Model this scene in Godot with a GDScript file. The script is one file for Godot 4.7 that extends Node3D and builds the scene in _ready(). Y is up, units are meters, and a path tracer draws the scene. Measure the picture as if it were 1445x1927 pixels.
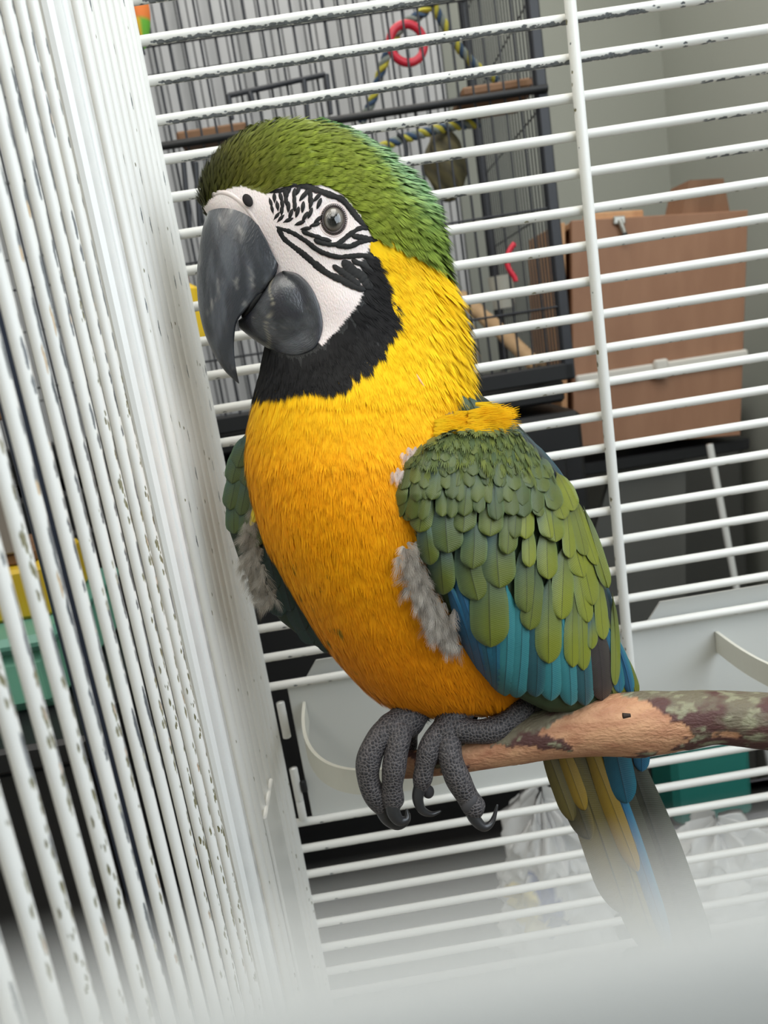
extends Node3D
# A macaw on a branch perch inside a white wire cage. World: y up, metres; the cage's back panel is the plane z = 0,
# its left panel the plane x = 0; the floor of the room is y = 0.

const YO := 1.55                     # height of the topmost back bar in view
const FPX := 1450.0
const CAM := Vector3(0.10724, 1.32238, 0.60535)
const CAM_EULER := Vector3(-0.21714, -0.02, -0.1553)
const BD := 0.455                    # distance at which the bird is laid out
const BK := BD / FPX                 # one drawing unit of the bird in metres

var cam_basis := Basis.from_euler(CAM_EULER)
var rng := RandomNumberGenerator.new()
var used := {}
var M := {}

# ------------------------------------------------------------------ helpers
func at(u: float, v: float, d: float) -> Vector3:            # a point at distance d seen at (u, v)
	return CAM + cam_basis * (Vector3((u - 722.5) / FPX, -(v - 963.5) / FPX, -1.0) * d)

func B(u: float, v: float, w := 0.0) -> Vector3:             # bird drawing units; w is towards the viewer
	return at(u, v, BD - w * BK)

func c8(r: float, g: float, b: float) -> Color:              # sRGB 0..255 to a linear vertex colour
	return Color(r / 255.0, g / 255.0, b / 255.0).srgb_to_linear()

func s8(r: float, g: float, b: float) -> Color:
	return Color(r / 255.0, g / 255.0, b / 255.0)

func mat(col: Color, rough := 0.6, opts := {}) -> StandardMaterial3D:
	var m := StandardMaterial3D.new()
	m.albedo_color = col
	m.roughness = rough
	for k in opts:
		m.set(k, opts[k])
	return m

func numbered(called: String) -> String:
	if not used.has(called):
		used[called] = 0
		return called
	used[called] += 1
	return "%s_%03d" % [called, used[called]]

func tag(o: Node, label: String, category := "", group := "", kind := "") -> Node:
	if label: o.set_meta("label", label)
	if category: o.set_meta("category", category)
	if group: o.set_meta("group", group)
	if kind: o.set_meta("kind", kind)
	return o

func thing(called: String, label: String, category: String, pos := Vector3.ZERO, group := "") -> Node3D:
	var o := Node3D.new()
	o.name = numbered(called)
	o.position = pos
	add_child(o, true)
	tag(o, label, category, group)
	return o

func origin_of(p: Node) -> Vector3:
	var r := Vector3.ZERO
	while p is Node3D and p != self:
		r += p.position
		p = p.get_parent()
	return r

# commits a mesh given in world coordinates as one node under a parent
func put(called: String, mesh: Mesh, m: Material, parent: Node = null, pos := Vector3.ZERO) -> MeshInstance3D:
	var o := MeshInstance3D.new()
	var top := parent == null or parent == self
	o.name = numbered(called) if top else called
	o.mesh = mesh
	if m: o.material_override = m
	o.position = pos
	(self if top else parent).add_child(o, true)
	return o

# arrays -> ArrayMesh. ref = ZERO: a closed shape, oriented by its volume; else normals are turned towards ref.
func mk(V: PackedVector3Array, I: PackedInt32Array, C := PackedColorArray(), U := PackedVector2Array(), ref := Vector3.ZERO, flat := false, off := Vector3.ZERO) -> ArrayMesh:
	if flat:
		var v2 := PackedVector3Array(); var c2 := PackedColorArray(); var u2 := PackedVector2Array(); var i2 := PackedInt32Array()
		for k in I.size():
			v2.append(V[I[k]])
			if C.size(): c2.append(C[I[k]])
			if U.size(): u2.append(U[I[k]])
			i2.append(k)
		V = v2; C = c2; U = u2; I = i2
	var mid := Vector3.ZERO
	for p in V: mid += p
	mid /= maxf(1.0, V.size())
	var N := PackedVector3Array()
	N.resize(V.size())
	var score := 0.0
	for k in range(0, I.size(), 3):
		var a := V[I[k]]; var b := V[I[k + 1]]; var c := V[I[k + 2]]
		var n := (b - a).cross(c - a)
		score += n.dot(a - mid) if ref == Vector3.ZERO else n.dot(ref)
		N[I[k]] += n; N[I[k + 1]] += n; N[I[k + 2]] += n
	var s := 1.0 if score >= 0.0 else -1.0
	for k in N.size():
		N[k] = N[k].normalized() * s
	if s > 0.0:                                           # Godot's front faces run clockwise
		for k in range(0, I.size(), 3):
			var t := I[k + 1]; I[k + 1] = I[k + 2]; I[k + 2] = t
	if off != Vector3.ZERO:
		for k in V.size(): V[k] -= off
	var A := []
	A.resize(Mesh.ARRAY_MAX)
	A[Mesh.ARRAY_VERTEX] = V; A[Mesh.ARRAY_NORMAL] = N; A[Mesh.ARRAY_INDEX] = I
	if C.size(): A[Mesh.ARRAY_COLOR] = C
	if U.size(): A[Mesh.ARRAY_TEX_UV] = U
	var me := ArrayMesh.new()
	me.add_surface_from_arrays(Mesh.PRIMITIVE_TRIANGLES, A)
	return me

func quads(I: PackedInt32Array, rows: int, cols: int, closed: bool, base := 0) -> void:
	var span := cols if closed else cols - 1
	for i in rows - 1:
		for j in span:
			var a := base + i * cols + j
			var b := base + i * cols + (j + 1) % cols
			I.append_array([a, b, a + cols, b, b + cols, a + cols])

# rounded box from its size, turned by a basis; chamfer c
func box(size: Vector3, c := 0.002, centre := Vector3.ZERO, bas := Basis.IDENTITY) -> ArrayMesh:
	var V := PackedVector3Array(); var I := PackedInt32Array()
	var h := size * 0.5
	c = minf(c, minf(h.x, minf(h.y, h.z)) * 0.9)
	var idx := {}
	for sx in [-1, 1]:
		for sy in [-1, 1]:
			for sz in [-1, 1]:
				for ax in 3:
					var p := Vector3(sx * h.x, sy * h.y, sz * h.z)
					var q := Vector3(sx * (h.x - c), sy * (h.y - c), sz * (h.z - c))
					q[ax] = p[ax]
					idx[[sx, sy, sz, ax]] = V.size()
					V.append(centre + bas * q)
	var add := func(l: Array):
		for k in range(1, l.size() - 1):
			var a := V[l[0]]; var b := V[l[k]]; var d := V[l[k + 1]]
			var n := (b - a).cross(d - a)
			if n.dot((a + b + d) / 3.0 - centre) < 0: I.append_array([l[0], l[k + 1], l[k]])
			else: I.append_array([l[0], l[k], l[k + 1]])
	for ax in 3:
		var o1 := (ax + 1) % 3; var o2 := (ax + 2) % 3
		for s in [-1, 1]:
			var l := []
			for q in [[-1, -1], [1, -1], [1, 1], [-1, 1]]:
				var k := [0, 0, 0]; k[ax] = s; k[o1] = q[0]; k[o2] = q[1]
				l.append(idx[[k[0], k[1], k[2], ax]])
			add.call(l)
		for q in [[-1, -1], [1, -1], [1, 1], [-1, 1]]:       # edges along ax
			var l := []
			for e in [[-1, o1], [1, o1], [1, o2], [-1, o2]]:
				var k := [0, 0, 0]; k[ax] = e[0]; k[o1] = q[0]; k[o2] = q[1]
				l.append(idx[[k[0], k[1], k[2], e[1]]])
			add.call(l)
	for sx in [-1, 1]:
		for sy in [-1, 1]:
			for sz in [-1, 1]:
				add.call([idx[[sx, sy, sz, 0]], idx[[sx, sy, sz, 1]], idx[[sx, sy, sz, 2]]])
	return mk(V, I, PackedColorArray(), PackedVector2Array(), Vector3.ZERO, true)

# tube along points with radii; uv.x goes round, uv.y along; flatten squashes along one world axis
func tube(pts: Array, radii: Array, sides := 12, cols: Array = [], up := Vector3.ZERO, off := Vector3.ZERO) -> ArrayMesh:
	var V := PackedVector3Array(); var I := PackedInt32Array(); var U := PackedVector2Array(); var C := PackedColorArray()
	var n := pts.size()
	var total := 0.0
	var lens := [0.0]
	for i in range(1, n):
		total += pts[i].distance_to(pts[i - 1]); lens.append(total)
	var x := Vector3.ZERO
	for i in n:
		var t: Vector3 = (pts[mini(i + 1, n - 1)] - pts[maxi(i - 1, 0)]).normalized()
		if x == Vector3.ZERO:
			x = up if up != Vector3.ZERO else (Vector3.RIGHT if absf(t.x) < 0.8 else Vector3.UP)
		x = (x - t * x.dot(t)).normalized()
		var y := t.cross(x)
		for j in sides + 1:
			var f := TAU * j / sides
			V.append(pts[i] + (x * cos(f) + y * sin(f)) * radii[i])
			U.append(Vector2(float(j) / sides, lens[i] / maxf(total, 1e-6)))
			if cols.size(): C.append(cols[i])
	quads(I, n, sides + 1, false)
	for e in [0, n - 1]:                                    # end caps
		var c0 := V.size()
		V.append(pts[e]); U.append(Vector2(0.5, lens[e] / maxf(total, 1e-6)))
		if cols.size(): C.append(cols[e])
		for j in sides:
			var a: int = e * (sides + 1) + j
			if e == 0: I.append_array([c0, a + 1, a])
			else: I.append_array([c0, a, a + 1])
	var me := mk(V, I, C, U, Vector3.ZERO, false, off)
	return me

func bez(P: Array, n: int) -> Array:                        # Catmull-Rom through points (any lerpable type)
	var out := []
	for k in n:
		var t := float(k) / (n - 1) * (P.size() - 1)
		var i := mini(int(t), P.size() - 2)
		t -= i
		var p0 = P[maxi(i - 1, 0)]; var p1 = P[i]; var p2 = P[i + 1]; var p3 = P[mini(i + 2, P.size() - 1)]
		out.append((p1 * 2.0 + (p2 - p0) * t + (p0 * 2.0 - p1 * 5.0 + p2 * 4.0 - p3) * t * t + (p1 * 3.0 - p0 - p2 * 3.0 + p3) * t * t * t) * 0.5)
	return out

func noise_tex(freq: float, kind: int, ramp: Gradient, size := 512, normal := false, bump := 4.0, seed_ := 1, jitter := 1.0, ret := -1) -> NoiseTexture2D:
	var n := FastNoiseLite.new()
	n.seed = seed_
	n.noise_type = kind
	n.frequency = freq
	n.fractal_octaves = 4
	if kind == FastNoiseLite.TYPE_CELLULAR:
		n.fractal_type = FastNoiseLite.FRACTAL_NONE
		n.cellular_jitter = jitter
		if ret >= 0: n.cellular_return_type = ret
	var t := NoiseTexture2D.new()
	t.width = size; t.height = size
	t.seamless = true
	t.noise = n
	t.as_normal_map = normal
	t.bump_strength = bump
	if ramp: t.color_ramp = ramp
	return t

func ramp(stops: Array) -> Gradient:
	var g := Gradient.new()
	var o := PackedFloat32Array(); var c := PackedColorArray()
	for s in stops:
		o.append(s[0]); c.append(s[1])
	g.offsets = o; g.colors = c
	return g

# white powder-coat of a bar; chips: [along0, along1, amount, round_centre, round_spread, size], tone of the chip
func bar_coat(seed_: int, runs: Array, h := 2048) -> StandardMaterial3D:
	var w := 96
	var r := RandomNumberGenerator.new()
	r.seed = seed_
	var im := Image.create(w, h, false, Image.FORMAT_RGB8)
	im.fill(s8(238, 237, 232))
	var hm := Image.create(w, h, false, Image.FORMAT_RGB8)
	hm.fill(Color(0.8, 0.8, 0.8))
	for run in runs:
		for k in int(run[2]):
			var cy := lerpf(run[0], run[1], r.randf()) * h
			var cx: float = (run[3] + r.randfn(0.0, run[4])) * w
			var sy: float = run[5] * (0.4 + r.randf() * 1.3)
			var sx: float = minf(sy, 3.0 + r.randf() * 4.0) * 0.8
			var tone: Color = run[6]
			tone = tone.lightened(r.randf() * 0.25)
			var ph := r.randf() * 6.0
			for y in range(int(cy - sy * 1.3), int(cy + sy * 1.3)):
				if y < 0 or y >= h: continue
				for x in range(int(cx - sx * 1.5), int(cx + sx * 1.5)):
					var dx: float = (x - cx) / sx; var dy: float = (y - cy) / sy
					if dx * dx + dy * dy < 0.75 + 0.35 * sin(dy * 5.0 + ph) * cos(dx * 3.0 + ph):
						im.set_pixel(posmod(x, w), y, tone)
						hm.set_pixel(posmod(x, w), y, Color(0.3, 0.3, 0.3))
	var m := mat(Color.WHITE, 0.38)
	m.albedo_texture = ImageTexture.create_from_image(im)
	m.heightmap_enabled = true
	m.heightmap_texture = ImageTexture.create_from_image(hm)
	m.heightmap_scale = 0.06
	return m

# ------------------------------------------------------------------ scene
func _ready() -> void:
	rng.seed = 7
	var cam := Camera3D.new()
	cam.name = "camera"
	cam.position = CAM
	cam.basis = cam_basis
	cam.fov = rad_to_deg(2.0 * atan(963.5 / FPX))
	cam.near = 0.004
	cam.far = 30.0
	var lens := CameraAttributesPhysical.new()
	lens.frustum_focal_length = FPX / 1927.0 * 24.0
	lens.frustum_near = 0.004
	lens.frustum_far = 30.0
	lens.frustum_focus_distance = 0.43
	lens.exposure_aperture = lens.frustum_focal_length / 2.6
	cam.attributes = lens
	add_child(cam)
	cam.current = true

	var we := WorldEnvironment.new()
	we.name = "environment"
	var env := Environment.new()
	env.tonemap_mode = Environment.TONE_MAPPER_LINEAR
	env.tonemap_exposure = 1.45
	env.background_mode = Environment.BG_SKY
	var sky := Sky.new()
	var sm := ProceduralSkyMaterial.new()
	sm.sky_top_color = Color(0.66, 0.74, 0.86)
	sm.sky_horizon_color = Color(0.86, 0.89, 0.92)
	sm.ground_horizon_color = Color(0.6, 0.6, 0.58)
	sm.ground_bottom_color = Color(0.35, 0.34, 0.32)
	sky.sky_material = sm
	env.sky = sky
	env.background_energy_multiplier = 0.6
	env.sdfgi_enabled = true
	env.ssao_enabled = true
	env.ssil_enabled = true
	we.environment = env
	add_child(we)

	# daylight of the window in the right wall, and the two ceiling panels
	daylight("window_daylight", Vector3(0.93, 1.9, 1.0), Vector3(-1, -0.35, -0.2), Vector2(1.5, 1.1), 1.38, Color(0.93, 0.97, 1.0))
	daylight("ceiling_light", Vector3(0.25, 2.53, 0.35), Vector3(0, -1, 0), Vector2(1.2, 0.6), 0.55, Color(1.0, 0.985, 0.95))
	daylight("ceiling_light", Vector3(0.25, 2.53, -0.75), Vector3(0, -1, 0), Vector2(1.2, 0.6), 0.36, Color(1.0, 0.985, 0.95))
	daylight("ceiling_light", Vector3(-0.7, 2.53, 0.6), Vector3(0, -1, 0), Vector2(1.2, 0.6), 0.7, Color(1.0, 0.985, 0.95))

	materials()
	room()
	cage()
	background()
	left_things()
	perch()
	macaw()

func daylight(called: String, pos: Vector3, dir: Vector3, size: Vector2, energy: float, col: Color) -> void:
	var l := AreaLight3D.new()
	l.name = called
	l.area_size = size
	l.light_energy = energy
	l.light_color = col
	l.area_range = 12.0
	l.area_attenuation = 2.0
	l.shadow_enabled = true
	l.basis = Basis.looking_at(dir.normalized(), Vector3.UP if absf(dir.normalized().y) < 0.9 else Vector3.RIGHT)
	l.position = pos
	add_child(l, true)

func materials() -> void:
	M.white = mat(s8(238, 237, 232), 0.4)
	M.white_gloss = mat(s8(236, 236, 233), 0.22)
	M.rail = mat(s8(172, 173, 171), 0.5)
	M.plate = mat(s8(220, 221, 217), 0.42)
	M.band = mat(s8(226, 224, 212), 0.5)
	M.black = mat(s8(22, 23, 26), 0.5)
	M.black_wire = mat(s8(46, 48, 54), 0.45)
	M.dark = mat(s8(34, 35, 36), 0.7)
	M.dark_grey = mat(s8(100, 100, 96), 0.75)
	var wallbump := noise_tex(0.02, FastNoiseLite.TYPE_SIMPLEX_SMOOTH, null, 256)
	M.wall = mat(s8(184, 187, 179), 0.9, {"heightmap_enabled": true, "heightmap_texture": wallbump, "heightmap_scale": 0.05, "uv1_triplanar": true, "uv1_world_triplanar": true, "uv1_scale": Vector3.ONE * 2.0})
	M.ceiling = mat(s8(232, 232, 228), 0.9)
	M.floor = mat(s8(150, 140, 128), 0.7)
	M.vc_matte = mat(Color.WHITE, 0.75, {"vertex_color_use_as_albedo": true})
	M.vc_plastic = mat(Color.WHITE, 0.3, {"vertex_color_use_as_albedo": true})
	M.metal = mat(s8(190, 188, 180), 0.35, {"metallic": 0.6})
	M.strip = mat(s8(226, 222, 214), 0.5)
	M.rope_blue = mat(s8(62, 84, 112), 0.85)
	M.rope_yellow = mat(s8(196, 186, 70), 0.85)
	M.rope_grey = mat(s8(132, 140, 134), 0.85)
	M.ply = grain(s8(160, 118, 92), s8(168, 126, 99), 31)
	M.ply_edge = grain(s8(196, 146, 104), s8(214, 166, 122), 32)
	M.ply_dark = grain(s8(128, 94, 70), s8(146, 110, 84), 33)
	M.wood_dark = grain(s8(118, 84, 58), s8(140, 104, 74), 34)
	M.wood_pale = grain(s8(184, 150, 112), s8(206, 172, 132), 35)
	var red := s8(208, 40, 62)
	M.red = mat(red, 0.35)

func grain(a: Color, b: Color, seed_: int) -> StandardMaterial3D:
	var n := FastNoiseLite.new()
	n.seed = seed_
	n.frequency = 0.02
	n.fractal_octaves = 4
	var t := NoiseTexture2D.new()
	t.width = 256; t.height = 256; t.seamless = true; t.noise = n
	t.color_ramp = ramp([[0.2, a], [0.8, b]])
	return mat(Color.WHITE, 0.65, {"albedo_texture": t, "uv1_triplanar": true, "uv1_scale": Vector3(5.0, 1.2, 5.0)})

func room() -> void:
	var st := func(called: String, size: Vector3, pos: Vector3, m: Material):
		var o := put(called, box(size, 0.001), m, null, pos)
		o.set_meta("kind", "structure")
		return o
	st.call("floor", Vector3(3.2, 0.1, 4.4), Vector3(-0.5, -0.05, 0.4), M.floor)
	st.call("ceiling", Vector3(3.2, 0.1, 4.4), Vector3(-0.5, 2.65, 0.4), M.ceiling)
	st.call("wall_back", Vector3(3.2, 2.6, 0.1), Vector3(-0.5, 1.3, -1.5), M.wall)
	st.call("wall_front", Vector3(3.2, 2.6, 0.1), Vector3(-0.5, 1.3, 2.55), M.wall)
	st.call("wall_left", Vector3(0.1, 2.6, 4.1), Vector3(-2.0, 1.3, 0.5), M.wall)
	for q in [[0.25, 0.35], [0.25, -0.75], [-0.7, 0.6]]:
		var pn := thing("ceiling_panel", ["flat ceiling light panel above the white cage", "flat ceiling light panel above the black cage", "flat ceiling light panel at the room's left"][[0.25, 0.25, -0.7].find(q[0]) if q[1] > 0 else 1], "ceiling light", Vector3(q[0], 2.6, q[1]))
		put("frame", box(Vector3(1.26, 0.05, 0.66), 0.004), M.white, pn, Vector3(0, -0.0255, 0))
		put("diffuser", box(Vector3(1.2, 0.012, 0.6), 0.003), mat(s8(250, 250, 246), 0.5, {"emission_enabled": true, "emission": Color(1, 0.985, 0.95), "emission_energy_multiplier": 0.6}), pn, Vector3(0, -0.057, 0))
	# the right wall has the window that lights the cage
	var x := 1.05
	st.call("wall_right", Vector3(0.1, 2.6, 1.65), Vector3(x, 1.3, -0.63), M.wall)
	st.call("wall_right", Vector3(0.1, 2.6, 0.75), Vector3(x, 1.3, 2.12), M.wall)
	st.call("wall_right", Vector3(0.1, 1.1, 1.55), Vector3(x, 0.55, 0.97), M.wall)
	st.call("wall_right", Vector3(0.1, 0.15, 1.55), Vector3(x, 2.525, 0.97), M.wall)
	var win := Node3D.new()
	win.name = "window_1"
	win.position = Vector3(x, 1.775, 0.97)
	add_child(win)
	win.set_meta("kind", "structure")
	for q in [[Vector3(0.07, 0.06, 1.55), Vector3(0, 0.645, 0)], [Vector3(0.07, 0.06, 1.55), Vector3(0, -0.645, 0)], [Vector3(0.07, 1.23, 0.06), Vector3(0, 0, 0.745)], [Vector3(0.07, 1.23, 0.06), Vector3(0, 0, -0.745)], [Vector3(0.06, 1.23, 0.05), Vector3(0, 0, 0)]]:
		put("frame", box(q[0], 0.006), M.white, win, q[1])
	var glass := mat(Color(0.95, 0.97, 1.0, 0.08), 0.03, {"transparency": BaseMaterial3D.TRANSPARENCY_ALPHA})
	for s in [-1, 1]:
		put("pane", box(Vector3(0.006, 1.23, 0.69), 0.001), glass, win, Vector3(0, 0, s * 0.37))

# ------------------------------------------------------------------ the white cage
func cage() -> void:
	var k := thing("bird_cage", "white powder coated wire cage with chipped bars holding the macaw", "cage", Vector3(0, 0, 0))
	var grey := s8(92, 96, 100)
	var olive := s8(116, 110, 78)
	# coats of the back bars; round position 0.25 faces down on them, 0.5 the viewer
	var heavy := bar_coat(11, [[0.02, 0.50, 900, 0.41, 0.035, 5.0, grey], [0.0, 0.6, 60, 0.42, 0.06, 5.0, grey]])
	var some := bar_coat(12, [[0.02, 0.30, 160, 0.42, 0.03, 5.0, grey], [0.55, 0.85, 150, 0.44, 0.035, 5.0, grey], [0.0, 1.0, 20, 0.45, 0.08, 4.0, grey]])
	var light := bar_coat(13, [[0.0, 1.0, 26, 0.45, 0.06, 4.0, grey], [0.62, 0.72, 40, 0.47, 0.03, 4.0, grey], [0, 1, 24, 0.45, 0.1, 3.5, olive]])
	var soiled := bar_coat(14, [[0.0, 1.0, 40, 0.5, 0.07, 5.0, olive], [0.0, 1.0, 12, 0.45, 0.06, 4.0, grey]])
	# coats of the left bars; v runs downwards
	var side_a := bar_coat(21, [[0.02, 0.62, 120, 1.012, 0.022, 11.0, grey], [0.3, 0.6, 4, 0.1, 0.05, 8.0, s8(206, 178, 140)], [0.5, 1.0, 24, 0.05, 0.09, 3.0, s8(176, 172, 150)]])
	var side_b := bar_coat(22, [[0.05, 0.55, 70, 1.012, 0.022, 10.0, grey], [0.5, 0.9, 150, 0.02, 0.05, 3.4, olive], [0.1, 0.9, 24, 0.05, 0.05, 3.0, s8(190, 165, 140)]])
	var side_c := bar_coat(23, [[0.25, 0.55, 26, 0.99, 0.02, 10.0, grey], [0.4, 0.95, 200, 0.03, 0.06, 3.2, olive], [0.6, 0.9, 14, 0.04, 0.05, 7.0, olive]])
	var side_d := bar_coat(24, [[0.1, 0.5, 6, 0.0, 0.03, 6.0, grey], [0.3, 0.95, 14, 0.06, 0.08, 2.6, olive]])

	# back panel: 34 level bars, ending at the feeder doors where those interrupt them
	var s := 0.026
	for i in range(-2, 33):
		var y := YO - i * s
		var z := 0.0
		var coat: Material = heavy if i in [-1, 0, 1, 2] else some if i in [3, 4, 5] else light if i < 14 else soiled
		var x1 := 0.72
		if i in [20, 21, 22, 23]: continue
		var o := put("bar", tube([Vector3(0.0, y, z), Vector3(x1, y, z)], [0.0036, 0.0036], 14, [], Vector3.UP), coat, k)
	put("upright", tube([Vector3(0.3046, YO + 0.08, 0.0062), Vector3(0.3046, YO - 0.535, 0.0062)], [0.0042, 0.0042], 14, [], Vector3.RIGHT), soiled, k)
	put("upright", tube([Vector3(0.3046, YO - 0.60, 0.0062), Vector3(0.3046, YO - 0.84, 0.0062)], [0.0042, 0.0042], 14, [], Vector3.RIGHT), soiled, k)
	put("corner_post", tube([Vector3(-0.002, YO + 0.1, 0.004), Vector3(-0.002, YO - 0.9, 0.004)], [0.0048, 0.0048], 14), side_d, k)

	# left panel: a door of round bars with a flat stile, then the fixed bars up to the corner
	for i in 15:
		var z := 0.2300 + 0.01745 * i
		var coat: Material = [side_c, side_b, side_c, side_b, side_a, side_a, side_b, side_a][i % 8]
		put("bar", tube([Vector3(0, YO + 0.16 + 0.03 * (i * 5 % 7), z), Vector3(0, YO - 0.80 - 0.02 * (i * 3 % 5), z)], [0.00245, 0.00245], 16), coat, k)
	for i in 8:
		var z: float = [0.1525, 0.1335, 0.1160, 0.0975, 0.0770, 0.0560, 0.0370, 0.0190][i]
		put("bar", tube([Vector3(0, YO + 0.16 + 0.05 * (i * 5 % 8), z), Vector3(0, YO - 0.9 - 0.02 * (i % 3), z)], [0.0032, 0.0032], 14), side_d, k)
	var stile := put("door_stile", box(Vector3(0.007, 1.1, 0.036), 0.0022), M.white_gloss, k, Vector3(-0.001, YO - 0.32, 0.1905))
	put("stile_rib", tube([Vector3(0.0028, YO + 0.16, 0.1905), Vector3(0.0028, YO - 0.85, 0.1905)], [0.0022, 0.0022], 10), M.white_gloss, k)
	put("lock_plate", box(Vector3(0.003, 0.34, 0.05), 0.001), M.white, k, Vector3(0.0035, YO - 0.70, 0.106))
	# weld studs on the corner
	for y in [-0.314, -0.383]:
		put("weld_stud", tube([Vector3(0.004, YO + y, 0.012), Vector3(0.011, YO + y, 0.013)], [0.0042, 0.003], 10), M.white, k)
	# two feeder doors
	feeder(k, 0.016, 0.292, 0.0, 0.012, 0.0)
	feeder(k, 0.2935, 0.62, -0.004, 0.092, 0.022)
	# hinge knuckles beside the first door
	for y in [[-0.524, 0.032], [-0.585, 0.030], [-0.610, 0.018]]:
		put("hinge", tube([Vector3(0.0085, YO + y[0] + y[1] * 0.5, 0.003), Vector3(0.0085, YO + y[0] - y[1] * 0.5, 0.003)], [0.0036, 0.0036], 12), M.white, k)
	put("hinge_pin", tube([Vector3(0.0145, YO - 0.583, 0.004), Vector3(0.0145, YO - 0.592, 0.004)], [0.0028, 0.0028], 10), M.dark, k)
	# frame rail of the open front, right under the lens
	rail(k)

func feeder(k: Node3D, x0: float, x1: float, dz: float, sx: float, tab: float) -> void:
	var yt := YO - 0.4965
	var yb := YO - 0.621
	var V := PackedVector3Array(); var I := PackedInt32Array()
	put("feeder_door", box(Vector3(x1 - x0, yt - yb, 0.003), 0.0008), M.plate, k, Vector3((x0 + x1) * 0.5, (yt + yb) * 0.5, -0.002 + dz))
	# tab of the outer flap that stands above the top bar, with clipped corners
	var p := PackedVector2Array([Vector2(x0 + 0.012 + tab, yt - 0.004), Vector2(x0 + 0.027 + tab, yt + 0.0155), Vector2(x1 - 0.04, yt + 0.0155), Vector2(x1 - 0.022, yt - 0.004)])
	var z0 := -0.009 + dz
	for q in p: V.append(Vector3(q.x, q.y, z0))
	for q in p: V.append(Vector3(q.x, q.y, z0 - 0.002))
	I.append_array([0, 1, 2, 0, 2, 3, 4, 6, 5, 4, 7, 6])
	for j in 4:
		var n := (j + 1) % 4
		I.append_array([j, j + 4, n, n, j + 4, n + 4])
	put("flap", mk(V, I, PackedColorArray(), PackedVector2Array(), Vector3.ZERO, true), M.plate, k)
	# band of the cup holder: a flat strip bowed out into the cage
	strap(k, x0 + sx, x0 + sx + 0.152, YO - 0.512, dz)

func strap(k: Node3D, xa: float, xb: float, y: float, dz: float) -> void:
	var V := PackedVector3Array(); var I := PackedInt32Array()
	var n := 40
	var xm := (xa + xb) * 0.5
	var r := (xb - xa) * 0.5
	var run := []
	for i in n + 1:
		var f := PI * i / n
		var e := 0.72
		run.append(Vector2(xm - signf(cos(f)) * pow(absf(cos(f)), e) * r, 0.125 * pow(sin(f), e) + dz))
	for i in n + 1:
		var t: Vector2 = (run[mini(i + 1, n)] - run[maxi(i - 1, 0)]).normalized()
		var o := Vector2(-t.y, t.x) * 0.0013
		for q in [[o, 0.0], [-o, 0.0], [-o, -0.019], [o, -0.019]]:
			V.append(Vector3(run[i].x + q[0].x, y + q[1], run[i].y + q[0].y))
	quads(I, n + 1, 4, true)
	put("cup_holder_band", mk(V, I, PackedColorArray(), PackedVector2Array(), Vector3.ZERO, true), M.band, k)

func rail(k: Node3D) -> void:
	var f := -cam_basis.z
	var u := cam_basis.y
	# an upright flat rail along x; e lies on its top
	var e := CAM + f * 0.0120 - u * 0.0067
	var V := PackedVector3Array(); var I := PackedInt32Array()
	var n := 24
	for x in [-0.06, 0.34]:
		for j in n:
			var a := TAU * j / n
			var q := Vector2(signf(cos(a)) * pow(absf(cos(a)), 0.7) * 0.0016, signf(sin(a)) * pow(absf(sin(a)), 0.35) * 0.02)
			V.append(Vector3(x, e.y - 0.02 + q.y, e.z + q.x))
	quads(I, 2, n, true)
	for s in 2:
		for j in range(1, n - 1):
			if s == 0: I.append_array([0, j, j + 1])
			else: I.append_array([n, n + j + 1, n + j])
	put("front_rail", mk(V, I), M.rail, k)

# ------------------------------------------------------------------ what stands behind the cage
# joins many thin wires into one mesh
func wires(segs: Array, r: float, sides := 6) -> ArrayMesh:
	var V := PackedVector3Array(); var I := PackedInt32Array()
	for s in segs:
		var a: Vector3 = s[0]; var b: Vector3 = s[1]
		var t := (b - a).normalized()
		var x := (Vector3.RIGHT if absf(t.x) < 0.8 else Vector3.UP)
		x = (x - t * x.dot(t)).normalized()
		var y := t.cross(x)
		var base := V.size()
		for p in [a, b]:
			for j in sides:
				var f := TAU * j / sides
				V.append(p + (x * cos(f) + y * sin(f)) * r)
		quads(I, 2, sides, true, base)
	# every tube winds the same way, so the whole keeps one orientation
	return mk(V, I)

func on_z(u: float, v: float, z: float) -> Vector3:         # where the sight line through (u, v) meets the plane z
	var r := cam_basis * Vector3((u - 722.5) / FPX, -(v - 963.5) / FPX, -1.0)
	return CAM + r * ((z - CAM.z) / r.z)

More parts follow.
